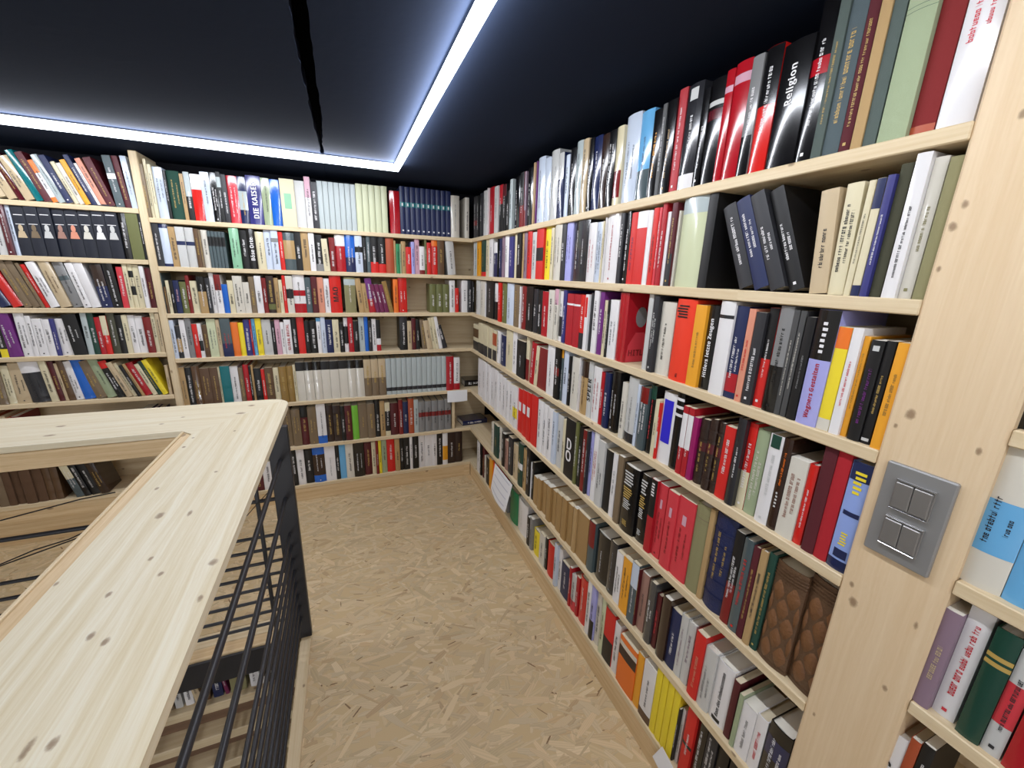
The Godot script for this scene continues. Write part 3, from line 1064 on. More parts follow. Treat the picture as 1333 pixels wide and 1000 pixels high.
func build_bookcases() -> void:
	var top := CEIL - 0.004
	# ---- long bookcase on the side wall
	var t := thing("bookcase", "long pine bookcase along the side wall ending at the switch post", "bookcase", Vector3(0, FLOOR, 0))
	var hs := []
	for y in SHELVES: hs.append(y - FLOOR)
	bookcase_boards(t, hs, 2, 0.0, 2.528, 0.25, 0, -1.0)
	part("post", bevel_box(Vector3(0.25, top - FLOOR, 0.137), 0.004, 1, Vector2((top + FLOOR) * 0.5, 2.5965 - 2.5)), M.post, t, Vector3(0.125, (top - FLOOR) * 0.5, 2.5965))
	part("plinth", bevel_box(Vector3(0.02, 0.095, 2.528), 0.002, 2), M.plinth, t, Vector3(0.012, 0.0475, 1.264))
	part("back_panel", bevel_box(Vector3(0.012, SHELVES[0] - FLOOR, 2.52), 0.0, 2), M.backing, t, Vector3(0.256, (SHELVES[0] - FLOOR) * 0.5, 1.264))
	# ---- back bookcase
	t = thing("bookcase", "pine bookcase on the back wall between upright and inner corner", "bookcase", Vector3(-0.9, FLOOR, 0))
	var xs := []
	bookcase_boards(t, hs, 0, -0.895, 0.9 + 0.25, 0.25, 2, 1.0)
	part("upright", bevel_box(Vector3(0.036, top - FLOOR, 0.25), 0.003, 1, Vector2(0.3, 0.05)), M.shelf, t, Vector3(-0.913, (top - FLOOR) * 0.5, -0.125))
	part("plinth", bevel_box(Vector3(1.80, 0.095, 0.02), 0.002, 0, Vector2(0.55, 0.02)), M.plinth, t, Vector3(0.0, 0.0475, -0.012))
	part("back_panel", bevel_box(Vector3(2.0, SHELVES[0] - FLOOR, 0.012), 0.0, 0), M.backing, t, Vector3(0.1, (SHELVES[0] - FLOOR) * 0.5, -0.256))
	part("divider", bevel_box(Vector3(0.022, SHELVES[4] - SHELVES[5] - BOARD - 0.045, 0.2), 0.002, 1), M.shelf, t, Vector3(0.769, (SHELVES[4] + SHELVES[5]) * 0.5 - FLOOR - 0.035, -0.115))
	# ---- left back bookcase
	t = thing("bookcase", "pine bookcase on the back wall behind the handrail, left of the upright", "bookcase", Vector3(-2.6, FLOOR, 0))
	hs = []
	for y in LEFT_SHELVES: hs.append(y - FLOOR)
	bookcase_boards(t, hs, 0, -0.88, 0.768, 0.25, 2, 1.0)
	part("plinth", bevel_box(Vector3(1.648, 0.22, 0.02), 0.002, 0, Vector2(0.1, 0.0)), M.plinth, t, Vector3(-0.056, 0.11, -0.012))
	part("back_panel", bevel_box(Vector3(1.64, LEFT_SHELVES[0] - FLOOR, 0.012), 0.0, 0), M.backing, t, Vector3(-0.056, (LEFT_SHELVES[0] - FLOOR) * 0.5, -0.256))
	# ---- end bookcase past the switch post
	t = thing("bookcase", "narrow pine bookcase beyond the switch post", "bookcase", Vector3(0, FLOOR, 3.2))
	hs = []
	for y in [1.881, 1.632, 1.381, 1.131, 0.886, 0.636, 0.386, 0.136]: hs.append(y - FLOOR)
	bookcase_boards(t, hs, 2, -0.534, 0.6, 0.25, 0, -1.0)
	part("upright", bevel_box(Vector3(0.25, top - FLOOR, 0.03), 0.003, 1), M.shelf, t, Vector3(0.125, (top - FLOOR) * 0.5, 0.615))
	part("back_panel", bevel_box(Vector3(0.012, 2.0, 1.13), 0.0, 1), M.backing, t, Vector3(0.256, 1.0, 0.03))
	# ---- lower level bookcase, seen down through the bars
	t = thing("bookcase", "lower level bookcase seen down through the railing bars", "bookcase", Vector3(-2.2, -2.5, 1.1))
	var k := 0
	for y in [-0.265, -0.40, -0.52, -0.80]:
		part("shelf_board", bevel_box(Vector3(2.1, 0.045, 0.24), 0.003, 0, Vector2(0.4 * k, 0.1 * k)), M.shelf, t, Vector3(0, y + 2.5 - 0.0225, -0.02 + 0.035 * k))
		k += 1
	part("back_panel", bevel_box(Vector3(2.1, 2.3, 0.012), 0.0, 0), M.backing, t, Vector3(0, 1.2, -0.15))
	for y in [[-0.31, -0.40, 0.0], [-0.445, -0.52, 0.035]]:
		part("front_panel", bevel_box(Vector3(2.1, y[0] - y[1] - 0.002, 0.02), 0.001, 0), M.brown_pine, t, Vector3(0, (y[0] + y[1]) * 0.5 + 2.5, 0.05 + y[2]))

func build_railing() -> void:
	var top := 1.0
	var th := 0.05
	# ---- handrail: two wide boards mitred at a rounded corner
	var xo := -1.107
	var xi := -1.41
	var zo := 0.912
	var zi := 1.236
	var t := thing("handrail", "wide pale pine handrail shelf with rounded corner above the stairwell railing", "handrail", Vector3(0, 0, 0))
	var arc := []
	var rad := 0.085
	for i in 9:
		var a := -PI * 0.5 + PI * 0.5 * i / 8.0
		arc.append(Vector2(xo - rad + cos(a) * rad, zo + rad + sin(a) * rad))
	var mitre: Vector2 = arc[4]
	var a_pts := [Vector2(xi + 0.038, zi + 0.038)] + arc.slice(4) + [Vector2(xo, 4.0), Vector2(xi + 0.038, 4.0)]
	part("board", poly_slab(a_pts, top - 0.022, top, 2, Vector2(-0.9, 1.42)), M.rail_a, t)
	part("edge_strip", bevel_box(Vector3(0.030, 0.018, 4.0 - zi), 0.002, 2, Vector2(0.2, 0.1)), M.plinth, t, Vector3(xi + 0.023, top - 0.013, (4.0 + zi) * 0.5))
	part("edge_lip", bevel_box(Vector3(0.008, 0.022, 4.0 - zi), 0.002, 2, Vector2(0.5, 0.2)), M.shelf, t, Vector3(xi + 0.004, top - 0.011, (4.0 + zi) * 0.5))
	var b_pts := [Vector2(-3.49, zo)] + arc.slice(0, 5) + [Vector2(xi + 0.038, zi + 0.038), Vector2(xi + 0.0, zi), Vector2(-3.49, zi)]
	part("apron", bevel_box(Vector3(2.08, 0.06, 0.02), 0.002, 0, Vector2(0.3, 0.1)), M.plinth, t, Vector3(-2.45, top - 0.022 - 0.03, zi - 0.008))
	part("board", poly_slab(b_pts, top - 0.02, top, 0, Vector2(3.4, -0.9)), M.rail_b, t)
	# ---- black steel railing
	var under := top - 0.024
	t = thing("stair_railing", "black steel railing with horizontal bars around the stairwell", "railing", Vector3(-1.122, FLOOR, 1.21))
	var o := t.position
	var posts := [[Vector3(-1.124, 0, 1.212), Vector3(0.072, under - FLOOR, 0.03)], [Vector3(-1.222, 0, 1.212), Vector3(0.014, under - FLOOR, 0.014)],
		[Vector3(-2.35, 0, 1.212), Vector3(0.03, under - FLOOR, 0.03)], [Vector3(-1.124, 0, 2.65), Vector3(0.03, under - FLOOR, 0.03)], [Vector3(-1.124, 0, 3.95), Vector3(0.03, under - FLOOR, 0.03)]]
	for p in posts:
		var s: Vector3 = p[1]
		part("post", bevel_box(s, 0.002, 1), M.steel, t, Vector3(p[0].x, FLOOR + s.y * 0.5, p[0].z) - o)
	var plate := poly_slab([Vector2(0, 0), Vector2(0.05, 0), Vector2(0.05, 0.11), Vector2(0.02, 0.11), Vector2(-0.03, 0.03)], -0.004, 0.004, 0, Vector2.ZERO)
	var pl := part("bracket", plate, M.steel, t)
	pl.transform = Transform3D(Basis(Vector3(1, 0, 0), PI * 0.5), Vector3(-1.15, under - 0.005, 1.19) - o)
	for y in [0.84, 0.672, 0.512, 0.451, 0.390, 0.330, 0.270, 0.211, 0.150, 0.090]:
		var th2 := 0.016 if y > 0.6 else 0.013
		part("bar", tube([Vector3(-1.124, y, 1.212) - o, Vector3(-1.124, y, 3.95) - o], th2 * 0.5, 8), M.steel, t)
		if y < 0.8:
			part("bar", tube([Vector3(-1.124, y, 1.212) - o, Vector3(-3.49, y, 1.212) - o], th2 * 0.5, 8), M.steel, t)
	part("edge_beam", bevel_box(Vector3(2.33, 0.12, 0.012), 0.001, 0), M.steel, t, Vector3(-2.325, FLOOR - 0.07, 1.203) - o)
	# ---- loose cables hanging along the railing
	var runs := [[[0, 678], [60, 662], [105, 650], [150, 641]], [[0, 735], [45, 716], [90, 702], [125, 686]], [[0, 737], [50, 719], [100, 701]], [[321, 672], [335, 656], [350, 640]]]
	for i in runs.size():
		var pts := []
		for q in runs[i]: pts.append(hit(q[0], q[1], 2, 1.235))
		var c := part("cable", tube(pts, 0.0022 if i < 3 else 0.0015, 6), M.cable, self)
		tag(c, ["thin black cable sagging highest along the stairwell railing", "black cable drooping steeply below the handrail", "second black cable drooping below the handrail beside its twin", "short thin wire at the railing corner post"][i], "cable", "loose cables on the railing")

func build_small_objects() -> void:
	# ---- light switch on the post
	var t := thing("light_switch", "brushed grey double light switch plate screwed to the wooden post", "light switch", Vector3(-0.002, 1.1965, 2.5925))
	part("plate", bevel_box(Vector3(0.010, 0.169, 0.090), 0.0025, 1), M.switch_plate, t)
	for yy in [0.034, -0.034]:
		var fr := part("frame", bevel_box(Vector3(0.004, 0.054, 0.052), 0.001, 1), M.rocker, t, Vector3(-0.006, yy, 0))
		for zz in [-0.0122, 0.0122]:
			var k := part("rocker", bevel_box(Vector3(0.006, 0.046, 0.0235), 0.0015, 1), M.rocker, fr, Vector3(-0.003, 0, zz))
			k.rotation.z = 0.05
		for e in [0.0255, -0.0255]:
			part("chrome_edge", bevel_box(Vector3(0.004, 0.0022, 0.050), 0.0008, 2), M.chrome, fr, Vector3(-0.0035, e, 0))
	# ---- paper notices
	var st := new_st()
	var n := 8
	for i in n:
		var x0 := -0.182 + 0.155 * i / n
		var x1 := -0.182 + 0.155 * (i + 1) / n
		var f := func(x: float, k: float) -> float: return 0.004 + k * (0.006 + 0.006 * sin((x + 0.18) * 26.0))
		var a := Vector3(x0, 0.704, f.call(x0, 0.0))
		var b := Vector3(x1, 0.704, f.call(x1, 0.0))
		var c := Vector3(x1, 0.617, f.call(x1, 1.0))
		var d := Vector3(x0, 0.617, f.call(x0, 1.0))
		quad(st, a, b, c, d, Vector3(0, 0.1, 1).normalized())
		var bk := Vector3(0, 0, -0.0006)
		quad(st, a + bk, b + bk, c + bk, d + bk, Vector3(0, 0, -1))
	var o := part("paper_notice", st.commit(), M.paper, self)
	tag(o, "blank white paper sheet taped to shelf edge in the inner corner", "paper")
	t = thing("paper_notice", "white notice with faint grey print hanging above the green binder", "paper", Vector3(-0.012, 0.36, 0.80))
	st = new_st()
	var lines := new_st()
	n = 10
	var zz0 := -0.17
	for i in n:
		var za := zz0 + 0.30 * i / n
		var zb := zz0 + 0.30 * (i + 1) / n
		var f := func(z: float, k: float) -> Vector3: return Vector3(-0.004 - k * (0.03 + 0.02 * sin((z + 0.15) * 9.0)), 0.02 - k * 0.175, z)
		for k in 4:
			var k0 := k / 4.0
			var k1 := (k + 1) / 4.0
			var a: Vector3 = f.call(za, k0)
			var b: Vector3 = f.call(zb, k0)
			var c: Vector3 = f.call(zb, k1)
			var d: Vector3 = f.call(za, k1)
			var nn := Vector3(-1, 0.2, 0).normalized()
			quad(st, a, b, c, d, nn)
			if i > 0 and i < n - 1:
				var lift := Vector3(-0.0006, 0, 0)
				quad(lines, a.lerp(d, 0.35) + lift, b.lerp(c, 0.35) + lift, b.lerp(c, 0.5) + lift, a.lerp(d, 0.5) + lift, nn)
	part("sheet", st.commit(), M.paper, t)
	part("print_lines", lines.commit(), plain(Color(0.78, 0.78, 0.82), 0.8), t).set_meta("kind", "stuff")
	var tagm := bevel_box(Vector3(0.0012, 0.075, 0.055), 0.0004, 1)
	o = part("paper_label", tagm, M.paper, self, Vector3(-0.012, 0.085, 2.225))
	tag(o, "small white paper label at the foot of the long bookcase", "paper")
	o.rotation.z = -0.12
	o.rotation.x = 0.3
	# ---- two dark books lying flat in the inner corner
	lying("book", "dark navy book lying flat on the sixth shelf in the inner corner", "navy", Vector3(0.05, 0.393, -0.125), Vector3(0.21, 0.036, 0.15), 0.08)
	lying("book", "black book lying flat on the fifth shelf in the inner corner", "black", Vector3(0.075, 0.707, -0.135), Vector3(0.20, 0.05, 0.14), -0.05)
	# ---- books lying on the left bookcase just above the handrail
	lying("book", "blue-backed book lying flat behind the handrail on the left bookcase", "navy", Vector3(-2.34, 0.478, -0.1), Vector3(0.2, 0.03, 0.14), 0.1)
	# ---- portrait jacket print on the red book that stands free on the third shelf
	# (a plain grey figure, no likeness)

func lying(called: String, label: String, colour: String, at: Vector3, s: Vector3, turn: float) -> void:
	var t := thing(called, label, "book", at, "books lying flat")
	t.rotation.y = turn
	var b := {"w": s.y, "h": s.x, "d": s.z}
	var st := new_st()
	add_cover(st, b.w, b.h, b.d, 0.0025, b.w * 0.1, 8)
	var turn_b := Basis(Vector3(0, 0, 1), PI * 0.5)
	var o := part("cover", st.commit(), book_mat(colour, "gloss"), t)
	o.transform = Transform3D(turn_b, Vector3(s.x * 0.5, s.y * 0.5, s.z * 0.5))
	st = new_st()
	box_simple(st, Vector3(-b.w * 0.5 + 0.0025, 0.003, -b.d + 0.003), Vector3(b.w * 0.5 - 0.0025, b.h - 0.003, -b.w * 0.1 - 0.004))
	o = part("pages", st.commit(), M.pages_white, t)
	o.transform = Transform3D(turn_b, Vector3(s.x * 0.5, s.y * 0.5, s.z * 0.5))
	st = new_st()
	var r := RandomNumberGenerator.new()
	r.seed = 9
	marks(st, r, b.w, b.h, b.w * 0.1, b.h * 0.25, b.h * 0.8, b.w * 0.4, 0.0, 0.0008, false)
	o = part("lettering", st.commit(), book_mat("white", "ink"), t)
	o.transform = Transform3D(turn_b, Vector3(s.x * 0.5, s.y * 0.5, s.z * 0.5))

func build_shelf_lists() -> void:
	# ---- long side bookcase, from the inner corner to the switch post
	read_row("right", 1, SHELVES[0], "@ 600 180 6.665|72 510 charcoal b:darkred,0.3,0.42|135 500 black|152 485 charcoal|185 460 lightgrey|220 434 white|232 432 crimson t:white|283 420 lightgrey|318 410 black b:crimson,0.6,1|352 405 black b:maroon,0.75,1|385 460 black|410 358 silver|440 340 black|500 300 darkred b:black,0.4,1|535 290 mauve b:darkred,0,0.3|552 262 black t:white j|610 212 tan|630 202 purple|642 172 paleblue j|700 176 paleblue t:white j|750 112 lightgrey j|815 130 navy b:lightgrey,0.6,1 j|870 150 paleblue j|912 92 black j|965 28 silver j|1015 10 beige t:charcoal j|@ 760 80 5.554|0 560 black j|35 545 navy t:white j|90 530 darkbrown t:white j|140 502 black j|190 472 cream b:darkred,0.1,0.45 t:0 j|245 392 paleblue t:charcoal j|350 362 skyblue b:slate,0,0.35 t:navy j|440 352 black t:amber j|500 308 darkgrey p|530 284 black t:tan j|598 202 crimson t:white h|660 168 charcoal b:white,0,0.15 t:white y:0.35,0.7 m:lightgrey,0.85,0.96,0.5 j|770 200 black t:white j|820 128 black b:maroon,0.62,0.72 b:lightgrey,0.75,0.8 t:0 j|920 62 crimson t:0 b:pink,0.8,0.86 j|975 4 crimson b:pink,0.82,0.9 t:0 j|1085 -40 grey b:black,0,0.35 t:white j|1165 -100 red b:black,0.55,1 t:white j|@ 960 0 3.574|115 195 black T:Religion y:0.5,0.82 t:white j|250 -5 black b:crimson,0.55,0.66 t:white j|330 -10 greygreen c t:gold|380 -30 slate c t:gold|460 -60 maroon c t:gold|515 -80 tan c t:0|570 -90 greygreen c t:0|635 -110 sage c b:darkgreen,0.8,0.806 b:darkgreen,0.83,0.836 t:0|780 -150 darkred b:terracotta,0,0.07 c t:0|905 -160 white t:rose y:0.55,0.9 j|1088 gap")
	read_row("right", 2, SHELVES[1], "@ 600 280 6.665|75 225 lightgrey t:darkred|115 220 silver|135 220 amber t:black|165 206 darkgreen b:red,0,0.12|212 206 cream|240 196 white|272 240 navy b:white,0.7,1|310 206 black|320 205 navy|345 182 mauve|372 180 white l:-2|408 190 indigo|450 166 cream t:0|475 160 black|515 155 tan|535 152 mauve|560 142 red t:black|600 150 lightgrey p|640 96 red b:black,0.35,0.6 t:0|705 102 yellow t:black|760 112 cream|785 86 offwhite|845 80 charcoal|885 66 lavender t:indigo h|940 42 charcoal t:white|1070 70 white t:crimson|1140 62 paleblue|1190 52 cream p|1205 22 white|@ 740 240 6.665|272 246 white j t:crimson|400 252 charcoal|440 238 black|490 246 red t:navy p|540 236 white b:red,0,0.78 t:0|625 226 white p t:0|665 206 red t:black p|712 200 rose t:white p|738 156 crimson t:white h|780 240 white p t:0|815 160 maroon b:charcoal,0,0.4|868 230 offwhite p t:0|895 112 palegreen b:silver,0.82,1 t:0 j|1100 gap|@ 900 180 3.508|20 250 black p t:0|60 gap|215 322 charcoal l:-24 t:white h|283 292 navy l:-24 t:white h|356 266 charcoal l:-24 t:white h|438 246 black l:-23 t:white h|520 gap|530 238 beige l:-5 t:charcoal h|612 206 cream l:-2 t:charcoal h|688 192 cream p|720 182 cream b:navy,0.75,1 b:navy,0,0.1 t:0 p|760 166 indigo p|800 116 darkolive t:0 c|858 66 white t:charcoal j|930 86 offwhite t:khaki j|1000 82 khaki t:0 c|1060 gap")
	read_row("right", 3, SHELVES[2], "@ 600 280 6.665|122 566 lightgrey|155 572 offwhite t:black|205 592 white|212 576 black|280 590 white b:black,0,0.5|314 586 red|342 590 olive|382 590 paleblue|440 602 taupe|497 620 white|510 616 darkred|552 620 black|612 640 charcoal|650 650 black|690 662 crimson|740 650 offwhite t:black|790 642 offwhite b:pink,0.7,1|830 660 white b:charcoal,0.1,0.5|862 652 indigo t:white|890 682 crimson b:white,0.78,0.82 t:0 n:2 h|1005 690 charcoal b:red,0.3,1 t:white|@ 740 360 6.665|112 156 white t:0 m:red,0.6,0.95,0.6|150 142 charcoal t:0|180 122 white|225 132 purple t:white|270 206 cream p|300 206 black p|318 202 white t:slate p|390 140 crimson j t:0 portrait|462 gap|625 146 lightgrey t:0|665 172 charcoal t:lightgrey h|720 218 offwhite t:black j|846 195 vermilion k:black,0.78,0.93,0.75 t:darkred y:0.06,0.1 h|1005 246 amber t:ochre p|1105 250 black T:Hitlers_letzte_Zeugen t:white j|1195 212 white b:charcoal,0.82,0.86 t:0 j|1322 gap|@ 900 380 4.165|158 75 navy b:crimson,0.07,0.28 t:white p|225 92 salmon t:red p|260 110 charcoal t:white p|318 86 red b:black,0.5,1 t:white p|372 76 grey b:black,0,0.45 t:black j|440 100 darkgrey t:offwhite n:2 p|505 136 black t:grey p|553 96 lavender b:black,0.58,1 t:crimson T:Wagners_Gestalten y:0.07,0.55 k:white,0.65,0.9,0.25 j|665 190 yellow b:orange,0.8,1 b:offwhite,0,0.12 t:0 p|735 196 white t:rose p|795 240 amber t:ochre p|835 262 black t:purple m:lightgrey,0.9,0.95,0.5 p|905 266 black t:gold m:lightgrey,0.03,0.06,0.8 p|960 276 amber t:ochre p|1026 gap")
	read_row("right", 4, SHELVES[3], "@ 600 380 6.665|105 282 cream b:charcoal,0,0.35 b:brown,0.5,0.85 t:0 p|148 272 cream b:charcoal,0,0.35 t:0 p|190 290 cream b:charcoal,0,0.35 t:0 p|228 310 cream b:charcoal,0,0.35 t:0 p|266 330 cream b:charcoal,0,0.35 b:terracotta,0.5,0.9 t:0 p|303 340 white l:3|330 372 navy|385 332 cream|440 346 white|475 420 black|548 392 cream b:darkred,0,0.5 t:0|582 442 crimson l:6|622 475 cream l:6 p|652 480 darkred t:0|732 452 white t:black|792 470 black b:darkred,0.45,0.6|840 502 slate b:amber,0.85,1|866 512 paleblue|906 560 black|930 562 offwhite|@ 740 460 6.665|62 32 white|75 60 tan b:darkbrown,0.7,1 t:brown j|140 70 lightgrey t:black T:SPEER j|178 112 white t:crimson j|245 162 crimson|275 166 navy|320 152 black t:white|395 gap|420 252 offwhite|460 204 lightgrey b:charcoal,0,0.15 t:grey|545 270 paleblue p|568 290 slate b:darkred,0.75,1 t:white|640 272 black b:darkgreen,0.8,1 t:rose|695 402 cream p|728 430 red b:offwhite,0.2,0.5 p|745 334 white m:royal,0.3,0.9,0.7 t:0 j|855 342 black b:white,0.7,0.74 b:white,0.8,0.84 b:white,0.9,0.94 t:0|@ 860 500 3.847|66 112 crimson b:white,0.4,0.9 n:2 p|118 166 magenta p t:0|145 172 darkbrown r t:gold b:maroon,0.52,0.66|190 174 darkbrown r t:gold b:maroon,0.52,0.66|228 192 darkbrown r t:gold b:maroon,0.52,0.66|262 212 red t:white p|312 172 charcoal t:white j|358 192 red b:cream,0,0.45 t:white j|405 226 sage t:offwhite j|460 252 white m:darkgreen,0.86,1,0.7 t:lightgrey j|522 272 darkbrown t:orange y:0.5,0.85 k:lightgrey,0.25,0.42,0.3 j|565 372 offwhite t:rosybrown p|650 402 red t:white j|695 312 maroon c t:0|755 324 crimson c t:0|820 392 periwinkle b:navy,0,0.1 m:navy,0.84,1,0.95 m:navy,0.52,0.56,0.7 m:navy,0.12,0.2,0.6 k:yellow,0.72,0.92,0.5 k:yellow,0.24,0.36,0.4 t:0 j|928 gap")
	read_row("right", 5, SHELVES[4], "@ 600 480 6.665|145 -90 white p t:grey|180 -68 white p t:grey|213 -42 white p t:grey|248 -18 white p t:grey|284 10 white p t:grey|318 40 white p t:grey|350 70 white p t:grey|380 100 white p t:grey|410 130 white p t:grey|440 150 white b:yellow,0.25,0.5 t:charcoal p|482 168 red m:white,0.5,0.7,0.62 t:0 p|520 184 red m:white,0.5,0.7,0.62 t:0 p|555 204 red m:white,0.5,0.7,0.62 t:0 p|592 224 red t:0 p|645 272 white t:navy|688 302 white|724 332 white|770 372 paleblue|804 392 lightgrey|858 440 cream p|880 432 black V:DO t:white|958 462 olive|985 492 black|1020 530 darkred|1050 542 charcoal|@ 680 540 6.25|508 132 lavender p|540 142 white t:crimson|575 212 lightgrey t:charcoal|630 282 black t:0|690 312 white t:grey|725 332 taupe t:0|@ 800 600 3.847|9 22 black k:lightgrey,0.72,0.92,0.6 k:gold,0.52,0.68,0.6 k:lightgrey,0.36,0.5,0.5 k:gold,0.1,0.18,0.4 t:0 j|85 62 black k:lightgrey,0.72,0.92,0.6 k:gold,0.52,0.68,0.6 k:lightgrey,0.36,0.5,0.5 k:lightgrey,0.1,0.18,0.4 t:0 j|138 92 crimson b:black,0.5,1 k:white,0.78,0.95,0.6 t:0 p|172 112 rose t:darkred y:0.2,0.62 m:pink,0.68,0.8,0.25 p|216 152 rose t:darkred y:0.2,0.62 m:pink,0.68,0.8,0.25 p|265 184 rose t:darkred y:0.2,0.62 m:pink,0.68,0.8,0.25 p|342 212 khaki c t:0 b:taupe,0.9,0.905 b:taupe,0.84,0.85 b:taupe,0.8,0.805|404 242 tan c t:0|426 268 navy r t:gold|520 352 black b:darkred,0,0.45 t:white p|560 392 slate t:red j|602 430 maroon c|632 450 tan c|666 462 darkgreen c|702 522 brown d t:0|846 602 brown d t:0|1042 gap")
	read_row("right", 6, SHELVES[5], "@ 600 540 6.25|240 62 offwhite|262 78 darkgreen|300 92 offwhite|322 146 black|346 202 rosybrown|376 176 charcoal|410 232 beige|450 228 darkgreen b:white,0.4,0.55|490 272 tan|520 268 black|552 382 white p t:0|565 382 black|@ 640 620 5|265 0 kraft t:0 p|290 16 kraft t:0 p|316 32 kraft t:0 p|346 62 kraft t:0 p|376 86 kraft t:0 p|408 112 kraft t:0 p|440 142 kraft t:0 p|474 176 kraft t:0 p|510 204 tan t:0 p|535 232 kraft t:0 p|607 292 slate b:darkred,0.5,1 t:0|648 360 black t:white|736 422 charcoal t:grey|780 492 white|820 532 amber t:charcoal|870 562 slate b:paleblue,0.6,1|@ 740 700 4.545|374 190 maroon|387 202 rosybrown t:charcoal|433 262 darkgrey|474 332 maroon t:rose|506 352 darkbrown t:0|556 422 navy t:white|612 456 lightgrey t:mauve|650 500 lightgrey t:mauve|692 562 red t:salmon|@ 820 780 4.546|382 292 lightgrey t:grey|450 372 white T:Rom_des_Unbekannten t:black m:black,0.04,0.1,0.5|545 482 maroon t:0|580 562 sage t:0|604 624 white t:grey|680 692 white t:rose|740 752 black t:white b:navy,0.5,0.8|860 gap")
	read_row("right", 7, SHELVES[6], "@ 600 540 6.25|128 212 white|150 232 black|165 252 maroon|187 332 offwhite|201 342 black|226 352 amber t:0|250 382 vermilion|286 gap|300 562 offwhite b:pink,0.4,0.9|325 602 black|342 642 grey|375 gap|388 602 green t:0 h|448 684 white t:grey|@ 640 620 5|220 262 black|240 272 grey|260 342 yellow t:black|302 372 offwhite|336 396 black|352 432 red t:0|392 442 paleblue|416 462 white|442 562 navy|488 592 crimson|502 642 lightgrey b:rose,0,0.3|532 652 crimson|552 654 red|597 662 white|621 702 lavender b:black,0,0.35|652 732 offwhite|687 792 palegreen|@ 740 700 4.545|190 422 red b:black,0,0.45 t:0|243 502 white|275 602 orange b:darkbrown,0.6,0.8 b:offwhite,0.8,0.9 t:0|370 682 amber t:0|406 742 white b:brown,0,0.15|470 812 yellow t:0 n:4 p|@ 820 780 4.546|235 652 black p|252 642 white p|275 652 red b:black,0.45,0.5|330 692 black|385 722 charcoal|440 762 black t:white|500 800 black t:rose|560 840 darkgrey|620 880 navy|690 gap")
	# ---- back bookcase, from the upright to the inner corner
	read_row("back", 1, SHELVES[0], "@ 180 200 6.06|72 80 taupe|110 36 cream|138 82 cream|170 102 paleblue t:charcoal|250 130 black|275 132 darkgreen t:gold c|375 156 tan|406 142 black b:silver,0.5,1|455 160 white b:red,0,0.68 t:0|535 142 paleblue t:charcoal|605 146 black t:white|660 142 black b:silver,0.7,0.9|695 162 charcoal|735 172 rose|818 180 navy b:silver,0.3,0.7 t:gold|885 170 indigo T:DIE_KAISER t:white j|1000 190 sage|1068 202 blue t:0 j|1145 196 cream m:mint,0.38,0.7,0.5 t:0|1258 212 lightgrey t:0|@ 400 200 6.06|5 180 white b:pink,0.6,1|50 222 charcoal|100 222 silver n:7 j t:0|398 242 palegreen n:5 j t:0|642 gap|658 292 crimson t:0 j|738 252 navy b:teal,0.58,0.68 m:white,0.6,0.66,0.3 m:white,0.07,0.1,0.35 n:10 t:0|1134 330 offwhite t:grey|1202 gap|1245 346 offwhite|1277 gap")
	read_row("back", 2, SHELVES[1], "@ 180 200 6.06|152 542 charcoal t:white|212 552 paleblue b:navy,0.9,1 b:navy,0,0.07 t:0|280 576 tan|335 576 lightgrey b:navy,0.55,0.65 t:0|405 582 lightgrey b:navy,0.55,0.65 t:0|476 592 brown|512 600 taupe p|530 602 offwhite|580 612 slate b:black,0.6,0.85 t:0 n:5|716 gap|750 586 mint|826 602 black t:white|886 592 black T:Böse_Orte t:white|950 616 cream|1018 596 paleblue|1072 602 paleblue b:grey,0.7,0.8|1128 616 red t:white|1165 622 slate b:tan,0.3,0.8 t:0|1253 606 black t:white|1304 616 tan|@ 400 200 6.06|30 626 white|75 640 black b:grey,0,0.2|135 672 cream l:-3|187 662 darkred|232 640 crimson b:white,0.7,1 t:white|310 640 blue b:navy,0,0.4|387 646 paleblue b:black,0.55,0.7|445 662 black|476 652 slate|506 652 black b:red,0,0.3|566 652 black b:red,0,0.25|626 666 terracotta t:0|690 686 tan|706 712 green|735 712 sage|747 692 tan|782 736 red|825 696 lavender|852 672 pink|888 732 white b:darkred,0,0.15|930 672 olive|946 702 red|982 672 red b:orange,0.8,1|1030 682 brown|1082 gap|1112 682 lightgrey l:-5|1175 gap")
	read_row("back", 3, SHELVES[2], "@ 200 345 6.06|85 62 slate|112 172 brown|133 122 cream|160 122 black|190 122 navy t:pink|236 132 olive|290 82 darkred|320 126 cream|375 92 black b:tan,0,0.6|440 102 charcoal|475 62 white t:black|512 76 white b:darkred,0.6,1|563 152 blue t:0|610 122 cream|655 86 offwhite t:black|728 136 offwhite|778 92 taupe|823 86 white|876 102 darkred|915 86 darkbrown b:olive,0.1,0.25 t:gold|972 102 tan|1008 116 cream|1038 82 red|1064 86 offwhite b:black,0.4,0.65|1118 76 white b:crimson,0,0.25 b:crimson,0.45,0.6 t:black|@ 400 345 6.06|0 98 slate|48 92 maroon|95 96 salmon|145 106 white|190 82 red T:MAO t:black|282 gap|304 97 khaki b:silver,0.78,0.95 t:offwhite|392 gap|412 106 tan l:-5|457 146 tan l:-5|492 106 purple b:crimson,0,0.4 l:-6|545 156 plum n:3 l:-11|648 132 ochre l:-12|685 112 orange|722 102 red t:white|792 gap|968 152 olive n:3|1122 122 white|1166 182 red|1196 gap|1218 122 white|1264 122 charcoal|1300 130 black|1320 gap")
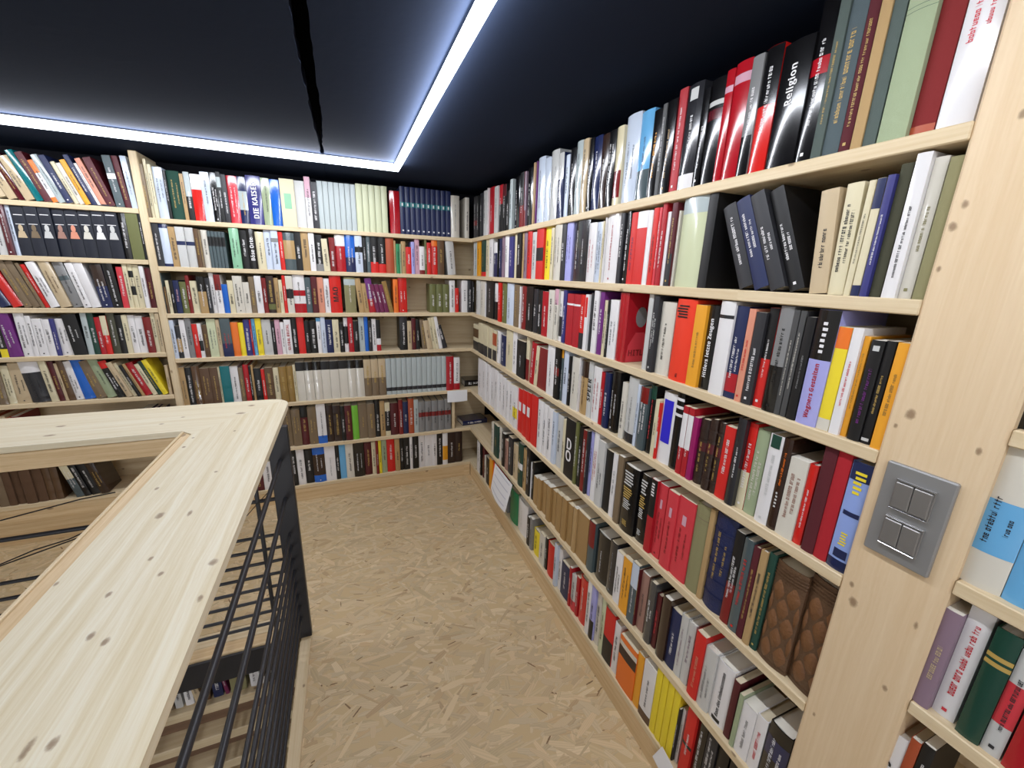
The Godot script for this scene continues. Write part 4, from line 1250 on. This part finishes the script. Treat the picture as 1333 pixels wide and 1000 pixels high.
	read_row("back", 4, SHELVES[3], "@ 200 345 6.06|165 436 paleblue|205 482 charcoal b:tan,0.2,0.6|245 432 white|290 422 grey|338 466 red|380 462 white b:black,0.2,0.5|412 472 brown|455 426 palegreen t:slate|525 432 beige|558 422 slate b:navy,0,0.35 t:red|638 452 orange t:0|695 456 yellow t:0|738 432 indigo|786 432 crimson|801 426 skyblue|830 422 yellow t:olive|876 432 lightgrey|950 442 black|980 432 pink|1020 452 white|1052 432 white T:GLOBAL_BRUTAL t:crimson|1105 422 black|1150 402 red t:0|1207 442 black t:white|1246 442 black t:white|1302 418 white b:skyblue,0.9,1|@ 400 345 6.06|124 412 paleblue|160 432 navy|214 432 cream|264 462 black t:white|300 416 white b:black,0.25,0.75|333 412 crimson t:white|374 442 black t:white|416 412 silver|460 408 blue t:0|490 442 charcoal|518 426 white|552 432 black b:crimson,0,0.2 b:white,0.2,0.4 t:0|586 gap|734 406 black b:charcoal,0.6,1|795 442 beige|828 422 maroon|860 432 black t:white|892 gap|910 432 taupe l:-5|948 442 beige l:-8|992 418 cream l:-9|1017 412 cream l:-9|1042 410 white l:-10|1070 482 charcoal l:-16|1110 gap")
	read_row("back", 5, SHELVES[4], "@ 220 450 5.264|88 152 tan|152 152 black|196 142 brown|250 156 brown|315 152 brown|370 146 cream|386 142 teal t:0|450 142 white|506 152 taupe|540 132 crimson|576 142 black|592 132 tan|607 156 black t:white|656 162 red|681 152 brown|736 152 cream|775 146 ochre|826 142 ochre|871 132 cream|@ 400 450 5.2625|-58 116 offwhite b:black,0.78,1 t:0|-2 112 offwhite b:black,0.78,1 t:0|58 110 offwhite b:black,0.78,1 t:0|112 108 offwhite b:black,0.78,1 t:0|170 106 offwhite b:black,0.78,1 t:0|230 102 offwhite b:black,0.78,1 t:0|288 100 offwhite b:black,0.78,1 t:0|343 98 offwhite b:black,0.78,1 t:0|398 94 taupe b:beige,0.5,1 n:3|545 84 silver t:0 b:charcoal,0.1,0.2 n:12|954 76 crimson|1005 82 white b:crimson,0,0.2 t:black|1046 gap")
	read_row("back", 6, SHELVES[5], "@ 220 450 5.264|640 440 brown|700 440 taupe|760 440 taupe|800 440 taupe|858 442 taupe|918 412 maroon b:black,0.7,1|968 422 taupe|1028 402 white b:blue,0.0,0.2 t:charcoal|1090 412 darkbrown|@ 400 450 5.2625|190 412 darkbrown|242 416 black|270 412 maroon|316 412 lime t:0|360 402 taupe|420 402 taupe|472 372 black|506 382 tan|540 392 black b:cream,0.75,1 b:cream,0,0.15|574 396 maroon t:white|632 372 darkred|660 386 navy|697 366 terracotta|735 372 silver|766 382 grey b:darkred,0.5,0.65 n:5|985 gap")
	read_row("back", 7, SHELVES[6], "@ 0 0 1|318 606 maroon|333 604 maroon|345 602 white|358 600 taupe|@ 220 450 5.264|765 740 black|815 735 white|850 722 black|892 712 white t:charcoal|945 712 black|1000 702 blue b:darkbrown,0.2,0.8|1082 692 white t:grey|@ 400 450 5.2625|205 686 black|232 682 skyblue t:0|275 676 offwhite|327 668 black|400 666 maroon|450 662 cream|478 652 darkred|496 642 yellow|516 642 sage|552 642 red|606 642 tan|640 632 black|666 632 black|707 626 white|726 622 black|767 616 white|808 612 white|858 606 white|891 602 black|929 602 white b:amber,0.15,0.6 t:0|964 592 darkbrown t:white|1015 587 darkbrown|1063 gap")
	# ---- left back bookcase
	read_row("left", 1, LEFT_SHELVES[0], "@ 0 180 5.554|-60 200 beige l:-18|60 90 beige l:-18|135 92 maroon l:-18|185 132 beige l:-18|262 88 teal l:-18 t:0|324 102 maroon l:-18|384 160 white b:orange,0.7,1 b:orange,0,0.12 l:-18|428 122 silver l:-18|482 126 navy l:-18|538 172 cream l:-18|578 182 offwhite l:-18|618 158 amber l:-18|663 122 navy l:-18|708 182 white l:-18|735 148 salmon l:-18|780 142 maroon l:-16|842 122 slate b:white,0.55,0.66 l:-5|906 126 maroon l:-5|955 126 paleblue l:-3|1000 gap")
	read_row("left", 2, LEFT_SHELVES[1], "@ 0 180 5.554|-60 455 black|0 462 lightgrey|62 456 maroon t:white|116 456 paleblue|156 478 midnight m:white,0.80,0.815,0.7 m:white,0.62,0.632,0.7 f:beige,0.36,0.62,0.75 t:0 h|250 478 midnight m:white,0.80,0.815,0.7 m:white,0.62,0.632,0.7 f:taupe,0.36,0.62,0.75 t:0 h|344 478 midnight m:white,0.80,0.815,0.7 m:white,0.62,0.632,0.7 f:lightgrey,0.36,0.62,0.75 t:0 h|438 478 midnight m:white,0.80,0.815,0.7 m:white,0.62,0.632,0.7 f:rosybrown,0.36,0.62,0.75 t:0 h|531 478 midnight m:white,0.80,0.815,0.7 m:white,0.62,0.632,0.7 f:salmon,0.36,0.62,0.75 t:0 h|625 478 midnight m:white,0.80,0.815,0.7 m:white,0.62,0.632,0.7 f:offwhite,0.36,0.62,0.75 t:0 h|718 478 midnight m:white,0.80,0.815,0.7 m:white,0.62,0.632,0.7 f:white,0.36,0.62,0.75 t:0 h|812 478 midnight m:white,0.80,0.815,0.7 m:white,0.62,0.632,0.7 f:lightgrey,0.36,0.62,0.75 t:0 h|905 522 black t:white|964 516 olive t:0|1050 532 black|1072 gap")
	read_row("left", 3, LEFT_SHELVES[2], "@ 0 330 5.554|0 200 navy l:-18 t:0|92 52 red l:-18 t:0|180 48 taupe l:-16|240 62 taupe l:-16|300 72 taupe l:-15|330 82 red l:-15|366 66 white l:-14|438 52 beige t:brown l:-12|525 66 grey b:slate,0.6,0.7 l:-11|608 72 white l:-10|666 58 white l:-10 t:0|736 80 navy b:darkbrown,0.5,1 l:-4|820 72 black l:-3|893 96 rose|940 76 cream|975 76 cream b:black,0.3,0.5 b:black,0.7,0.85|1010 82 cream|1056 92 white|1090 102 maroon|1136 gap")
	read_row("left", 4, LEFT_SHELVES[3], "@ 0 330 5.554|-60 440 black|12 440 black b:yellow,0,0.2|68 432 purple t:white l:-4|172 432 white|250 452 white|290 472 white|360 476 white|416 472 indigo|451 472 white|535 442 black t:white l:-4|640 422 silver|686 422 darkgreen t:white|734 462 crimson|776 452 red b:cream,0.5,1|821 432 darkolive|882 446 black|928 446 cream|968 446 white|1019 452 white|1075 462 darkred|1131 412 cream|1166 432 beige|1197 gap")
	read_row("left", 5, LEFT_SHELVES[4], "@ 0 460 5.554|-60 80 taupe|0 70 taupe|68 92 cream|130 72 beige|235 52 white b:charcoal,0,0.7 l:-5|375 56 cream l:-4|430 62 maroon l:-4|478 76 beige l:-4|502 56 brown l:-5|553 62 white l:-6|613 52 blue l:-8 t:0|700 62 taupe l:-12|780 36 sage l:-14|855 62 black b:red,0.8,1 l:-15|918 72 beige l:-17|964 76 cream l:-18|998 92 black l:-18|1026 82 tan l:-18|1052 76 crimson l:-18|1108 82 cream l:-18|1146 64 darkgreen l:-19|1180 54 yellow l:-19 t:olive|1222 gap|1224 88 beige|1248 gap")
	read_row("left", 6, LEFT_SHELVES[5], "@ 0 560 5|-80 -70 brown|0 -80 terracotta|40 -70 lightgrey|80 -85 beige|120 -75 orange|150 -85 darkred|200 gap|560 -60 taupe n:10|900 gap|950 -120 darkgreen|1010 -118 purple|1040 -120 navy|1090 gap")
	read_row("left", 7, LEFT_SHELVES[6], "@ 0 560 5|-60 215 brown|0 230 taupe c t:0|65 225 brown c t:0|120 225 brown c t:0|175 225 brown c t:0|250 225 brown c t:0|320 225 brown c t:0|370 225 brown c t:0|420 gap|500 205 slate b:cream,0.5,0.9 l:-12|555 200 black l:-12|600 195 black l:-12|660 200 darkbrown l:-12|720 gap")
	# ---- end bookcase past the switch post
	read_row("end", 4, 1.131, "@ 1180 500 5|290 385 offwhite b:skyblue,0.25,0.62 t:charcoal j|600 400 skyblue j t:0|820 380 offwhite j|960 gap")
	read_row("end", 3, 1.381, "@ 1180 500 5|690 -230 black j t:0|840 -230 navy j|980 gap")
	read_row("end", 5, 0.886, "@ 1150 750 4|140 180 mauve t:beige p|235 142 white t:rose p|362 285 darkgreen b:gold,0.75,0.79 b:gold,0.69,0.73 t:0 j|490 400 lightgrey b:rose,0.3,0.7 j|600 440 crimson t:0 j|760 gap")
	read_row("end", 6, 0.636, "@ 1150 750 4|-160 770 white T:TROJA t:charcoal j|0 850 terracotta p|50 880 black p|110 gap")
	# ---- lower level
	read_row_low()
	# ---- the 310 books that show largest are things of their own, the rest one mass
	books.sort_custom(func(p, q): return p.area > q.area)
	for i in mini(310, books.size()):
		build_book(books[i])
	build_small_books(books.slice(310))
	print("books: ", books.size())

func read_row_low() -> void:
	# books on the lower level bookcase below the black beam
	var spec := [[-1.66, 0.022, 0.17, "taupe"], [-1.635, 0.026, 0.15, "lightgrey"], [-1.60, 0.03, 0.15, "white"], [-1.565, 0.024, 0.16, "beige"], [-1.53, 0.02, 0.17, "brown"], [-1.50, 0.036, 0.16, "navy"], [-1.455, 0.014, 0.16, "plum"], [-1.435, 0.06, 0.16, "khaki"], [-1.36, 0.03, 0.15, "white"], [-1.325, 0.024, 0.17, "white"], [-1.295, 0.03, 0.16, "charcoal"]]
	var k := 0
	for s in spec:
		var b := {"s0": s[0], "s1": s[0] + s[1], "h": s[2], "c": s[3], "style": "p" if k % 2 else "j", "lean": -6.0 if k % 3 == 0 else 0.0, "bands": [], "text": "", "head": "", "tc": "", "a": Vector3(0, -0.265, 1.19), "d": Vector3(1, 0, 0), "dir_out": Vector3(0, 0, 1), "inset": 0.02, "wall": "lower", "shelf": 1, "area": 1.0, "seed": 100 + k, "from_corner": k + 1, "from_post": 1, "deco": [], "ys": [], "portrait": false, "stack": ""}
		books.append(b)
		k += 1
